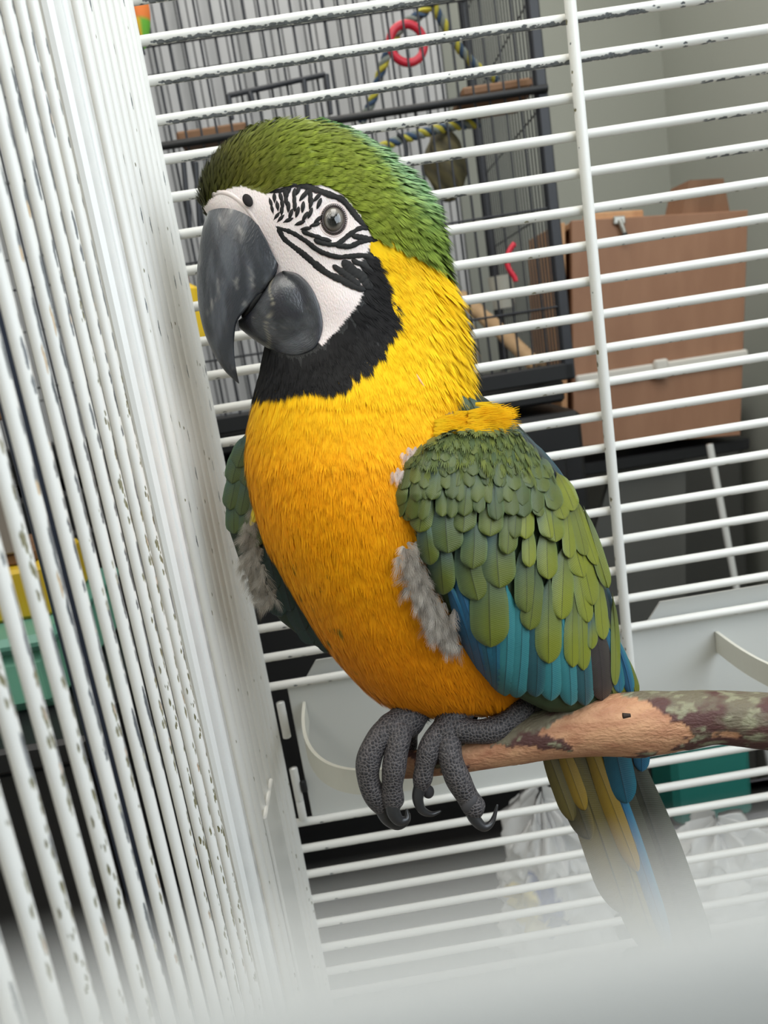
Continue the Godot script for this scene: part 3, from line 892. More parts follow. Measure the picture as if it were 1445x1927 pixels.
func inside(poly: Array, u: float, v: float) -> bool:
	var c := false
	var j := poly.size() - 1
	for i in poly.size():
		var a: Array = poly[i]; var b: Array = poly[j]
		if (a[1] > v) != (b[1] > v) and u < float(b[0] - a[0]) * (v - a[1]) / float(b[1] - a[1]) + a[0]: c = not c
		j = i
	return c

# 0 skin, 1 cap, 2 black, 3 yellow, 4 back
func zone(u: float, v: float, front: bool) -> int:
	if not front:
		var r := row_at(v)
		var mid: float = (r[0] + r[1]) * 0.5
		if v < 470: return 1
		if v < 740: return 2 if u < mid - 60 else (1 if v < 560 else 4)
		return 3 if u < mid - 80 else 4
	if inside(SKIN, u, v): return 0
	if inside(DARK, u, v): return 2
	if inside(CAP, u, v): return 1
	if v < 470 and u < 480: return 0 if v > 385 else 1
	if v < 650 and u < 610 and v >= 385: return 2 if v > 600 else 0
	return 3

func plumage_color(z: int, u: float, v: float) -> Color:
	if z == 0: return c8(246, 230, 226)
	if z == 2: return c8(24, 23, 24)
	if z == 4: return c8(44, 78, 60)
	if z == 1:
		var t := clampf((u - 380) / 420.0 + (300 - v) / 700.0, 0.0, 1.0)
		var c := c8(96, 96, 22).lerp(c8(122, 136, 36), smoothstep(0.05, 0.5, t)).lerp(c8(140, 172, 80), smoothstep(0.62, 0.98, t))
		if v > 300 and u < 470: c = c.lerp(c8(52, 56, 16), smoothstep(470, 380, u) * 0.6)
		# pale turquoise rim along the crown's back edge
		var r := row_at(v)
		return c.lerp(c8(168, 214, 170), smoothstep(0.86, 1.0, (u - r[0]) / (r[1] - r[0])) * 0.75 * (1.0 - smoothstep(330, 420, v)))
	var y := c8(255, 206, 0).lerp(c8(253, 172, 0), smoothstep(640, 900, v))
	y = y.lerp(c8(238, 146, 0), smoothstep(1000, 1250, v))
	return y.lerp(c8(255, 214, 24), smoothstep(0.6, 1.0, (u - 560) / 320.0) * (1.0 - smoothstep(640, 800, v)))

# which way plumage lies, in the drawing's (u, v)
func flow(u: float, v: float, z: int) -> Vector2:
	if z == 1:
		var r := Vector2(u - 570.0, v - 560.0)
		return Vector2(-r.y, r.x).normalized()
	if z == 2: return Vector2(0.35, 1.0).normalized() if v > 600 else Vector2(0.7, 0.7)
	var d := Vector2(0.15 + (u - 680.0) * 0.0007, 1.0)
	if v < 760: d = Vector2(0.75 - (v - 450) * 0.0022, 0.65 + (v - 450) * 0.0015).lerp(d, smoothstep(690, 760, v))
	if v > 1050: d.x += 0.25 * smoothstep(1050, 1300, v)
	return d.normalized()

func macaw() -> void:
	var o := thing("macaw", "blue and yellow macaw with green crown and striped white face standing on the branch", "parrot", B(850, 1400, 0))
	var off := o.position
	var fm := mat(Color.WHITE, 0.62, {"vertex_color_use_as_albedo": true, "rim_enabled": true, "metallic_specular": 0.3, "rim": 0.1, "rim_tint": 0.6})
	M.feather = fm
	# body, one continuous skin
	var V := PackedVector3Array(); var C := PackedColorArray(); var I := PackedInt32Array()
	var vs := []
	for k in 381:
		var t := float(k) / 380
		vs.append(lerpf(223.5, 1346.5, t))
	for x in [223.8, 224.6, 226.0]: vs.insert(1, x)
	vs.sort()
	var m := 220
	for v in vs:
		for j in m:
			var f := PI * j / 160.0 if j < 160 else PI + PI * (j - 160) / 60.0
			var p := body_pt(v, f)
			p = shaped(p)
			V.append(bb(p))
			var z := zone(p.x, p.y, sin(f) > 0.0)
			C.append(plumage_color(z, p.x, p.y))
	quads(I, vs.size(), m, true)
	for e in [0, vs.size() - 1]:
		var c0 := V.size()
		var r := row_at(vs[e])
		V.append(B((r[0] + r[1]) * 0.5, vs[e], r[3])); C.append(C[e * m])
		for j in m:
			if e == 0: I.append_array([c0, (j + 1) % m, j])
			else: I.append_array([c0, e * m + j, e * m + (j + 1) % m])
	var skinm := mat(Color.WHITE, 0.6, {"vertex_color_use_as_albedo": true, "heightmap_enabled": true, "heightmap_texture": noise_tex(0.06, FastNoiseLite.TYPE_SIMPLEX_SMOOTH, null, 512, false, 4.0, 3), "heightmap_scale": 0.03, "uv1_triplanar": true, "uv1_scale": Vector3(34, 14, 34), "subsurf_scatter_enabled": true, "subsurf_scatter_strength": 0.12})
	put("body", mk(V, I, C, PackedVector2Array(), Vector3.ZERO, false, off), skinm, o)
	beak(o, off)
	face(o, off)
	plumage(o, off)
	var HC := func(u: float, v: float) -> float: return body_w(u, v)
	put("loose_feather", quill(Vector2(594, 868), Vector2(587, 914), 7.0, 5.0, 4.0, HC, flight(c8(214, 122, 0), c8(196, 104, 0)), off, 1.0, 12, false), M.feather, o)
	put("pin_feather", tube([B(783, 704, body_w(783, 704) + 3.0) - off, B(790, 716, body_w(790, 716) + 6.0) - off, B(799, 729, body_w(799, 729) + 6.0) - off], [1.6 * BK, 2.4 * BK, 1.0 * BK], 8), mat(s8(250, 190, 120), 0.5), o)
	wings(o, off)
	feet(o, off)
	tail(o, off)

# brow, cheek and eye socket on the plain sections
func shaped(p: Vector3) -> Vector3:
	if p.z > 0.0:
		var e := Vector2(p.x - 628, (p.y - 413) * 0.85).length()
		p.z -= 5.0 * exp(-e * e / 1400.0)
		p.z += 3.0 * exp(-pow((e - 44.0) / 18.0, 2.0))
		var ch := Vector2(p.x - 640, p.y - 560).length()
		p.z += 10.0 * exp(-ch * ch / 3200.0)
	return p

func surf(u: float, v: float) -> Vector3:
	return shaped(Vector3(u, v, body_w(u, v)))

const SU := 0.2
const SW := 0.98

func arch_loft(rowsR: Array, rowsT: Array, rowsH: Array, n: int, m: int, e: float, off: Vector3, tint: Callable) -> ArrayMesh:
	var S := Vector3(SU, 0, SW)
	var R := bez(rowsR, n); var T := bez(rowsT, n); var H := bez(rowsH, n)
	var V := PackedVector3Array(); var I := PackedInt32Array(); var C := PackedColorArray(); var U := PackedVector2Array()
	for i in n:
		var hw := maxf(0.6, H[i])
		var r := Vector3(R[i].x, R[i].y, 35.0 - (R[i].x - 405.0) * SU / SW)
		var t := Vector3(T[i].x, T[i].y, 35.0 + (hw - SU * (T[i].x - 405.0)) / SW)
		var mid := t - S * hw
		for j in m + 1:
			var f := PI * j / m
			var p := mid + S * hw * signf(cos(f)) * pow(absf(cos(f)), e) + (r - mid) * pow(absf(sin(f)), e)
			p += Vector3(17, -25, 0) * absf(sin(2.0 * f)) * pow(1.0 - float(i) / (n - 1), 5.0)   # the root bows back into the face
			V.append(bb(p) - off)
			C.append(tint.call(p, float(i) / (n - 1), float(j) / m))
			U.append(Vector2(float(j) / m, float(i) / (n - 1)))
	quads(I, n, m + 1, true)
	for k in [0, n - 1]:
		var c0 := V.size()
		var s := Vector3.ZERO
		for j in m + 1: s += V[k * (m + 1) + j]
		V.append(s / (m + 1)); C.append(C[k * (m + 1)]); U.append(Vector2(0.5, float(k) / (n - 1)))
		for j in m + 1:
			var b := (j + 1) % (m + 1)
			if k == 0: I.append_array([c0, b, j])
			else: I.append_array([c0, k * (m + 1) + j, k * (m + 1) + b])
	return mk(V, I, C, U)

func beak(o: Node3D, off: Vector3) -> void:
	var wear := FastNoiseLite.new(); wear.seed = 9; wear.frequency = 0.012; wear.fractal_octaves = 4; wear.fractal_type = FastNoiseLite.FRACTAL_RIDGED
	var soft := FastNoiseLite.new(); soft.seed = 19; soft.frequency = 0.02; soft.fractal_octaves = 3
	var horn := func(p: Vector3, s: float, t: float) -> Color:
		var k := wear.get_noise_3d(p.x * 1.2, p.y * 0.6, p.z)
		var g := soft.get_noise_3d(p.x * 1.8, p.y * 0.35, p.z)
		var c := c8(52, 54, 59).lerp(c8(84, 87, 93), smoothstep(-0.15, 0.5, g))
		return c.lerp(c8(150, 147, 142), smoothstep(0.55, 0.9, k) * smoothstep(0.0, 0.35, g + 0.12) * 0.75)
	var bm := mat(Color.WHITE, 0.28, {"vertex_color_use_as_albedo": true, "clearcoat_enabled": true, "clearcoat": 0.5, "clearcoat_roughness": 0.22, "heightmap_enabled": true, "heightmap_texture": noise_tex(0.05, FastNoiseLite.TYPE_SIMPLEX_SMOOTH, null, 512, false, 4.0, 14), "heightmap_scale": 0.02, "uv1_scale": Vector3(3, 1, 1)})
	var R := [Vector2(401, 379), Vector2(383, 424), Vector2(374, 480), Vector2(371, 530), Vector2(375, 580), Vector2(385, 625), Vector2(402, 664), Vector2(424, 699), Vector2(449, 722)]
	var T := [Vector2(524, 498), Vector2(518, 518), Vector2(502, 540), Vector2(484, 562), Vector2(449, 600), Vector2(441, 634), Vector2(441, 668), Vector2(445, 698), Vector2(450, 721)]
	var H := [82.0, 79.0, 71.0, 60.0, 45.0, 34.0, 24.0, 13.0, 1.5]
	put("upper_beak", arch_loft(R, T, H, 90, 60, 0.88, off, horn), bm, o)
	var dusk := func(p: Vector3, s: float, t: float) -> Color:
		var k := wear.get_noise_3d(p.x, p.y, p.z + 300.0)
		var g := soft.get_noise_3d(p.x, p.y, p.z + 90.0)
		var c := c8(48, 49, 53).lerp(c8(70, 72, 76), smoothstep(-0.2, 0.5, g))
		return c.lerp(c8(150, 147, 136), smoothstep(0.86, 0.98, k) * 0.7)
	var G := [Vector2(536, 509), Vector2(562, 516), Vector2(586, 541), Vector2(602, 578), Vector2(607, 618), Vector2(592, 654), Vector2(556, 669), Vector2(516, 661), Vector2(480, 641), Vector2(450, 617)]
	var L := [Vector2(528, 511), Vector2(518, 519), Vector2(508, 532), Vector2(499, 546), Vector2(490, 560), Vector2(481, 573), Vector2(472, 584), Vector2(463, 592), Vector2(455, 598), Vector2(448, 603)]
	var Z := [84.0, 86.0, 88.0, 86.0, 82.0, 74.0, 64.0, 54.0, 44.0, 36.0]
	var F := [6.0, 16.0, 26.0, 32.0, 34.0, 33.0, 30.0, 25.0, 19.0, 10.0]
	var n := 64; var m := 56
	var g := bez(G, n); var l := bez(L, n); var z := bez(Z, n); var f0 := bez(F, n)
	var V := PackedVector3Array(); var I := PackedInt32Array(); var C := PackedColorArray(); var U := PackedVector2Array()
	for i in n:
		for j in m:
			var f := TAU * j / m
			var k := pow(absf(cos(f)), 0.8) * signf(cos(f))
			var c: Vector2 = (g[i] + l[i]) * 0.5 - (g[i] - l[i]) * 0.5 * k
			var hz: float = f0[i] if sin(f) > 0 else 100.0 * pow(f0[i] / 34.0, 0.5)
			# the far edge of the bill sags towards the near one
			var p := Vector3(c.x, c.y, z[i] - 10.0 * (0.5 - 0.5 * k) + hz * pow(absf(sin(f)), 0.8) * signf(sin(f)))
			if sin(f) >= -0.001: p.z = maxf(p.z, surf(c.x, c.y).z + 2.5 + 12.0 * sin(f) - 30.0 * smoothstep(0.0, 1.0, k))
			V.append(bb(p) - off)
			var groove := smoothstep(3.0, 0.0, absf(c.x - (514.0 - 0.10 * (c.y - 520.0) + 5.0 * sin(c.y * 0.09)))) if sin(f) > 0 else 0.0
			C.append(dusk.call(p, float(i) / n, 0.0).lerp(c8(158, 152, 134), groove * (0.65 + 0.3 * wear.get_noise_2d(c.y * 3.0, 4.0))))
			U.append(Vector2(float(j) / m, float(i) / n))
	quads(I, n, m, true)
	for e in [0, n - 1]:
		for j in range(1, m - 1):
			if e == 0: I.append_array([0, j + 1, j])
			else: I.append_array([e * m, e * m + j, e * m + j + 1])
	put("lower_beak", mk(V, I, C, U), bm, o)
	put("mouth", ball(Vector3(488, 556, 40), Vector3(13, 54, 44), off, c8(20, 19, 20), -0.64), M.vc_matte, o)
	# cere: the fold of bare skin round the root of the upper beak
	var S := Vector3(SU, 0, SW)
	var pts := []; var rad := []; var col := []
	var r := Vector3(399, 376, 34.0); var t := Vector3(530, 500, 35.0 + (60.0 - SU * 125.0) / SW)
	var mid := t - S * 60.0
	for j in 41:
		var f := -0.08 + PI * 0.86 * j / 40.0
		var p := mid + S * 62.0 * signf(cos(f)) * pow(absf(cos(f)), 0.88) + (r - mid) * 1.02 * sin(f) * pow(absf(sin(f)), -0.12)
		p += Vector3(1, -2, -2) + Vector3(16, -23, 0) * absf(sin(2.0 * f))
		if j < 24: p.z = maxf(p.z, surf(p.x, p.y).z - 1.0)
		pts.append(bb(p) - off)
		rad.append((3.2 + 2.4 * sin(PI * clampf(j / 36.0, 0, 1))) * BK)
		col.append(c8(240, 220, 214))
	var cm := mat(Color.WHITE, 0.55, {"vertex_color_use_as_albedo": true, "subsurf_scatter_enabled": true, "subsurf_scatter_strength": 0.12})
	var cere := put("cere", tube(pts, rad, 16, col), cm, o)
	var np := surf(466, 377)
	put("nostril", ball(Vector3(466, 377, np.z + 8.0), Vector3(9.0, 13.0, 3.0), off, c8(14, 12, 12), 0.5), M.vc_matte, cere)

# an ellipsoid in drawing units, turned in the picture plane
func ball(c: Vector3, h: Vector3, off: Vector3, col: Color, turn := 0.0, n := 18, m := 24) -> ArrayMesh:
	var V := PackedVector3Array(); var I := PackedInt32Array(); var C := PackedColorArray()
	for i in n:
		var a := PI * i / (n - 1)
		for j in m:
			var f := TAU * j / m
			var q := Vector2(sin(a) * cos(f) * h.x, -cos(a) * h.y).rotated(-turn)
			V.append(B(c.x + q.x, c.y + q.y, c.z + sin(a) * sin(f) * h.z) - off)
			C.append(col)
	quads(I, n, m, true)
	return mk(V, I, C)

func face(o: Node3D, off: Vector3) -> void:
	# eye
	var e := Vector3(628, 413, surf(628, 413).z + 2.0)
	var V := PackedVector3Array(); var I := PackedInt32Array(); var C := PackedColorArray()
	var n := 28; var m := 36
	for i in n:                                             # dome facing the viewer side
		var a := PI * 0.62 * i / (n - 1)
		for j in m:
			var f := TAU * j / m
			var p := Vector3(sin(a) * cos(f) * 20.5, sin(a) * sin(f) * 25.2, cos(a) * 17.0 - 6.0)
			V.append(bb(e + p + Vector3(-1, 0, 0)) - off)
			var d := sin(a) if a < PI / 2 else 1.0
			C.append(c8(16, 16, 18).lerp(c8(120, 113, 104), smoothstep(0.42, 0.75, d)).lerp(c8(92, 84, 76), smoothstep(0.8, 1.0, d)))
	quads(I, n, m, true)
	var eye := put("eye", mk(V, I, C), mat(Color.WHITE, 0.08, {"vertex_color_use_as_albedo": true, "clearcoat_enabled": true, "clearcoat": 1.0, "clearcoat_roughness": 0.02}), o)
	put("pupil", ball(e + Vector3(-2, -1, 7.6), Vector3(9.5, 10.5, 4.0), off, c8(8, 8, 9)), mat(Color.WHITE, 0.05, {"vertex_color_use_as_albedo": true, "clearcoat_enabled": true, "clearcoat": 1.0, "clearcoat_roughness": 0.02}), eye)
	# beaded rim
	var pts := []
	var bv := []
	for j in 49:
		var f := TAU * j / 48
		var u := 628 + cos(f) * 21.0; var v := 413 + sin(f) * 25.5
		pts.append(B(u, v, surf(u, v).z + 3.0) - off)
	put("eye_rim", tube(pts, fillf(1.5 * BK, 49), 8), mat(s8(60, 48, 46), 0.55), eye)
	var beads := []
	for j in 44:
		var f := TAU * j / 44
		beads.append([628 + cos(f) * 22.6, 413 + sin(f) * 27.2, f, 2.4, 1.1])
	put("rim_beads", dashes(beads, off, 3.2, c8(34, 28, 28)), M.vc_matte, eye)
	# pale lids around it
	for k in [[27.0, 31.5, 2.2]]:
		var lp := []
		for j in 49:
			var f := TAU * j / 48
			var u: float = 628 + cos(f) * k[0]; var v: float = 414 + sin(f) * k[1]
			lp.append(B(u, v, surf(u, v).z - 1.0) - off)
		put("eyelid", tube(lp, fillf(k[2] * BK, 49), 8), mat(s8(242, 224, 218), 0.55), o)
	# tiny black feathers: the short ones between nostril and eye
	var short := []
	for q in [[205, 270, 1.25], [218, 330, 1.3], [240, 220, 1.5], [262, 400, 2.2], [305, 215, 1.3], [318, 280, 1.45], [312, 345, 1.6], [300, 425, 2.3], [345, 160, 1.7], [355, 245, 1.5], [362, 190, 1.75], [378, 310, 1.6], [400, 380, 1.9], [375, 440, 2.7], [385, 135, 1.8], [435, 180, 1.7], [436, 245, 1.6], [440, 300, 1.6], [466, 360, 1.85], [475, 140, 1.9], [520, 310, 1.7], [545, 180, 2.1], [590, 150, 1.8], [592, 215, 1.8], [600, 275, 1.85], [592, 370, 1.95], [540, 405, 2.1], [490, 468, 2.75], [660, 215, 2.3], [680, 275, 1.95], [672, 430, 2.45], [640, 482, 2.85], [550, 522, 3.0], [520, 205, 2.2], [270, 300, 1.4]]:
		short.append([470 + q[0] / 5.208, 330 + q[1] / 5.208, q[2], 11.0, 4.0])
	for q in short:
		put("facial_feather", dashes([q], off, 2.0, c8(18, 18, 20)), M.vc_matte, o)
	# the long lines below the eye
	var lines := [[[[288, 545], [330, 620], [400, 680], [520, 770], [640, 870], [760, 960], [900, 1025], [1010, 1080], [1090, 1110]], 6.2],
		[[[290, 520], [420, 565], [540, 640], [650, 722], [760, 775], [880, 800], [1020, 790], [1110, 785], [1190, 805]], 4.4],
		[[[550, 565], [650, 600], [755, 630]], 4.0], [[[670, 650], [770, 675], [860, 670], [940, 612], [1030, 545], [1120, 515], [1260, 560]], 4.2],
		[[[885, 690], [985, 695], [1080, 655], [1210, 625]], 4.6], [[[1040, 600], [1120, 612], [1220, 632]], 5.0],
		[[[940, 870], [1010, 930], [1080, 980], [1170, 1080]], 8.5], [[[1040, 850], [1110, 880], [1185, 925]], 4.4], [[[850, 910], [950, 980], [1050, 1060]], 6.0],
		[[[470, 90], [560, 110], [680, 150], [800, 195], [900, 235], [980, 320], [1060, 420], [1150, 500], [1240, 555]], 5.6], [[[180, 150], [300, 150], [420, 95], [500, 90]], 4.0]]
	for l in lines:
		var P := []
		for q in l[0]: P.append(Vector2(470 + q[0] / 5.208, 330 + q[1] / 5.208))
		var len := 0.0
		for i in range(1, P.size()): len += P[i].distance_to(P[i - 1])
		var cnt := maxi(4, int(len / 5.5))
		var pp := bez(P, cnt)
		var row := []
		for i in cnt:
			var d: Vector2 = pp[mini(i + 1, cnt - 1)] - pp[maxi(i - 1, 0)]
			row.append([pp[i].x, pp[i].y, d.angle() + rng.randfn(0.1, 0.1), 9.5, l[1] * rng.randf_range(0.9, 1.2)])
		put("feather_line", dashes(row, off, 2.2, c8(18, 18, 20)), M.vc_matte, o)

# small lozenge feathers lying on the face: [u, v, angle, half length, half width]
func dashes(list: Array, off: Vector3, lift: float, col: Color) -> ArrayMesh:
	var V := PackedVector3Array(); var I := PackedInt32Array(); var C := PackedColorArray()
	for q in list:
		var d := Vector2(cos(q[2]), sin(q[2])); var s := Vector2(-d.y, d.x)
		var n := 7
		var b := V.size()
		for i in n:
			var t := float(i) / (n - 1)
			var hw: float = q[4] * pow(maxf(0.0, sin(PI * (0.06 + 0.88 * pow(t, 0.85)))), 0.8)
			var c: Vector2 = Vector2(q[0], q[1]) + d * q[3] * (2.0 * t - 1.0)
			for x in [-1.0, 0.0, 1.0]:
				var p: Vector2 = c + s * hw * x
				var z := surf(p.x, p.y).z + lift * (0.35 + 0.65 * sin(PI * t)) + (1.4 if x == 0.0 else -0.6)
				V.append(B(p.x, p.y, z) - off); C.append(col)
		quads(I, n, 3, false, b)
	return mk(V, I, C, PackedVector2Array(), cam_basis.z)

# a tuft of fine barbs: length 1 along +y, lifting along +z
func tuft(barbs: int, spread: float, thin: float, seed_: int, lift := 0.10) -> ArrayMesh:
	var r := RandomNumberGenerator.new(); r.seed = seed_
	var V := PackedVector3Array(); var I := PackedInt32Array(); var C := PackedColorArray()
	for k in barbs:
		var x0 := lerpf(-1.0, 1.0, (k + 0.5) / barbs)
		var a := x0 * spread + r.randfn(0.0, 0.06)
		var len := 1.0 - 0.35 * x0 * x0 + r.randfn(0.0, 0.07)
		var b := V.size()
		for i in 4:
			var t := i / 3.0
			var c := Vector3(x0 * 0.16 + sin(a) * len * t, cos(a) * len * t, lift * (t * t + 0.2 * r.randf() - 0.3 * absf(x0)))
			var hw: float = thin * [0.8, 1.0, 0.8, 0.08][i]
			for s in [-1.0, 1.0]:
				V.append(c + Vector3(s * hw, 0, 0)); 
				C.append(Color.WHITE * lerpf(0.86, 1.04, t) if s > 0 else Color.WHITE * lerpf(0.80, 0.98, t))
		quads(I, 4, 2, false, b)
	return mk(V, I, C, PackedVector2Array(), Vector3(0, 0, 1))

func scatter(called: String, list: Array, me: ArrayMesh, o: Node3D, off: Vector3, m: Material) -> void:
	var mm := MultiMesh.new()
	mm.transform_format = MultiMesh.TRANSFORM_3D
	mm.use_colors = true
	mm.mesh = me
	mm.instance_count = list.size()
	for i in list.size():
		mm.set_instance_transform(i, Transform3D(list[i][0].basis, list[i][0].origin - off))
		mm.set_instance_color(i, list[i][1])
	var x := MultiMeshInstance3D.new()
	x.name = called
	x.multimesh = mm
	x.material_override = m
	x.set_meta("kind", "stuff")
	o.add_child(x, true)

# frame on a surface point: y along the flow, z outwards
func frame(p: Vector3, p2: Vector3, n: Vector3, w: float, l: float, tilt: float) -> Transform3D:
	var y := (p2 - p); y = (y - n * y.dot(n)).normalized()
	y = (y + n * tilt).normalized()
	var z := (n - y * n.dot(y)).normalized()
	var x := y.cross(z)
	return Transform3D(Basis(x * w, y * l, z * l), p)

func plumage(o: Node3D, off: Vector3) -> void:
	var lists := {1: [], 2: [], 3: [], 4: []}
	var want := 26000
	for k in want:
		var v := rng.randf_range(225, 1344)
		var f := rng.randf_range(-0.5, PI + 0.5)
		if rng.randf() < 0.12: f = rng.randf() * TAU
		var r := row_at(v)
		if rng.randf() > (r[1] - r[0]) / 480.0 + 0.15: continue
		var p := shaped(body_pt(v, f))
		var z := zone(p.x, p.y, sin(f) > -0.05)
		if z == 0: continue
		if p.z > 40.0 and inside([[560, 505], [612, 560], [612, 650], [560, 672], [490, 655], [440, 610], [380, 640], [350, 500], [380, 400], [470, 420]], p.x, p.y): continue
		var front := sin(f) > -0.2
		if not front and rng.randf() < 0.4: continue
		var a := bb(p)
		var pa := bb(shaped(body_pt(v, f + 0.02))); var pb := bb(shaped(body_pt(minf(v + 3.0, 1346.0), f)))
		var n := (pa - a).cross(pb - a).normalized()
		var mid := bb(Vector3((r[0] + r[1]) * 0.5, v, r[3]))
		if n.dot(a - mid) < 0: n = -n
		var d := flow(p.x, p.y, z)
		var w := 16.0; var l := 34.0; var tilt := 0.06
		if z == 1:
			w = 13.0; l = 28.0; tilt = 0.12
			if p.x < 460: l = 22.0; w = 12.0; tilt = 0.2
			if p.x > 740: l = 38.0; w = 18.0
		elif z == 2: w = 13.0; l = 30.0; tilt = 0.05
		elif v < 740: w = 15.0; l = 42.0; tilt = 0.04 if p.x < 800 else 0.1
		else: w = 18.0; l = 52.0; tilt = 0.012
		var rim := smoothstep(0.75, 1.0, (p.x - r[0]) / (r[1] - r[0]))
		if v < 720 and v > 270 and z != 2: tilt += rim * rng.randf() * 0.34; l *= 1.0 + 0.5 * rim * rng.randf()
		w *= rng.randf_range(0.8, 1.25); l *= rng.randf_range(0.8, 1.2)
		d = d.rotated(rng.randfn(0.0, 0.12))
		var q := bb(Vector3(p.x + d.x * 4.0, p.y + d.y * 4.0, p.z))
		if not front: q = bb(Vector3(p.x, p.y + 4.0, p.z))
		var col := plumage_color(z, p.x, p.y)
		var g := rng.randfn(1.0, 0.04 if z != 1 else 0.13)
		col = Color(col.r * g, col.g * g * rng.randf_range(0.97, 1.02), col.b * g)
		if z == 3 and v > 1000 and p.x < 640 and rng.randf() < 0.05: col = c8(110, 100, 20)
		lists[z].append([frame(a, q, n, w * BK, l * BK, tilt + rng.randfn(0.0, 0.012)), col])
	var t1 := tuft(9, 0.42, 0.085, 1); var t2 := tuft(11, 0.30, 0.055, 2, 0.05); var t3 := tuft(11, 0.26, 0.05, 4, 0.025)
	scatter("crown_plumage", lists[1], t1, o, off, M.feather)
	scatter("throat_plumage", lists[2], t2, o, off, M.feather)
	scatter("breast_plumage", lists[3], t3, o, off, M.feather)
	scatter("back_plumage", lists[4], t1, o, off, M.feather)

# outline of the near wing: [v, left u, right u, crest w]
const WING := [[800, 880, 950, 110], [812, 830, 985, 140], [835, 792, 1010, 165], [870, 765, 1040, 186], [930, 750, 1078, 198], [1000, 764, 1108, 200], [1060, 790, 1128, 196], [1130, 826, 1146, 186], [1200, 866, 1158, 172], [1260, 908, 1168, 152], [1300, 945, 1172, 132], [1328, 1000, 1160, 110], [1345, 1040, 1130, 90]]

func wing_row(v: float) -> Array:
	var i := 0
	while i < WING.size() - 2 and v > WING[i + 1][0]: i += 1
	var b: Array = WING[i]; var c: Array = WING[i + 1]
	var t := clampf((v - b[0]) / float(c[0] - b[0]), 0.0, 1.0)
	return [lerpf(b[1], c[1], t), lerpf(b[2], c[2], t), lerpf(b[3], c[3], t)]

func wing_w(u: float, v: float) -> float:
	var r := wing_row(v)
	var t := clampf((u - r[0]) / (r[1] - r[0]), -0.2, 1.0)
	var k := clampf((t - 0.14) / 0.88, 0.0, 1.0)
	var w: float = 6.0 + (r[2] - 6.0) * sqrt(maxf(0.0, 1.0 - k * k))
	if t < 0.14: w -= 26.0 * pow((0.14 - t) / 0.14, 2.0)
	return w

# one feather along a centre line from a to b over a height function; bend bows it sideways
func quill(a: Vector2, b: Vector2, hw: float, h0: float, h1: float, height: Callable, tint: Callable, off: Vector3, bend := 0.0, n := 18, shaft := true) -> ArrayMesh:
	var V := PackedVector3Array(); var I := PackedInt32Array(); var C := PackedColorArray(); var U := PackedVector2Array()
	var d := b - a
	var side := Vector2(d.y, -d.x).normalized()
	var xs := [-1.0, -0.78, -0.52, -0.26, -0.055, 0.0, 0.055, 0.26, 0.52, 0.78, 1.0]
	var m := xs.size()
	for i in n:
		var t := 1.0 - pow(1.0 - float(i) / (n - 1), 1.7)
		var c := a + d * t + side * bend * 4.0 * t * (1.0 - t)
		# broad vane with a rounded tip
		var prof := smoothstep(0.0, 0.25, t) * 0.45 + 0.55 * smoothstep(0.0, 0.6, t)
		prof *= sqrt(maxf(0.0, 1.0 - pow(maxf(0.0, (t - 0.80) / 0.20), 2.0)))
		var w := maxf(hw * prof, 0.4)
		for j in m:
			var x: float = xs[j]
			var p := c + side * w * x
			p += d.normalized() * (-x * x * w * 0.16 + rng.randf_range(-0.6, 0.6) * absf(x))
			var z: float = height.call(p.x, p.y) + lerpf(h0, h1, t) + 5.0 * (1.0 - x * x) * minf(1.0, hw / 20.0)
			if shaft and j == (m - 1) / 2: z += 0.9
			V.append(B(p.x, p.y, z) - off)
			var col: Color = tint.call(t, x)
			if shaft and j == (m - 1) / 2: col = col.lerp(c8(14, 16, 12), 0.75)
			C.append(col)
			U.append(Vector2(x * 0.5 + 0.5, t * d.length() / 60.0 - absf(x) * 0.25))
	quads(I, n, m, false)
	return mk(V, I, C, U, cam_basis.z)

func olive(blue: float, light := 0.0, warm := 0.0) -> Callable:
	var base := c8(66, 79, 31).lerp(c8(116, 123, 24), warm).lightened(light)
	var edge := c8(44, 84, 96)
	return func(t: float, x: float) -> Color:
		var c := base
		var k := smoothstep(0.85, 0.1, t) * blue + blue * 0.5 * smoothstep(0.1, -0.9, x)
		c = c.lerp(edge, clampf(k, 0.0, 0.95))
		c = c.lerp(c8(110, 140, 96), 0.3 * smoothstep(0.9, 1.0, absf(x)))
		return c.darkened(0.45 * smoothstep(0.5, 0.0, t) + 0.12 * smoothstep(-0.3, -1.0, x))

func flight(tone: Color, rim: Color) -> Callable:
	return func(t: float, x: float) -> Color:
		return tone.lerp(rim, smoothstep(0.2, 1.0, x) * 0.6).darkened(0.25 * smoothstep(-0.2, -1.0, x))

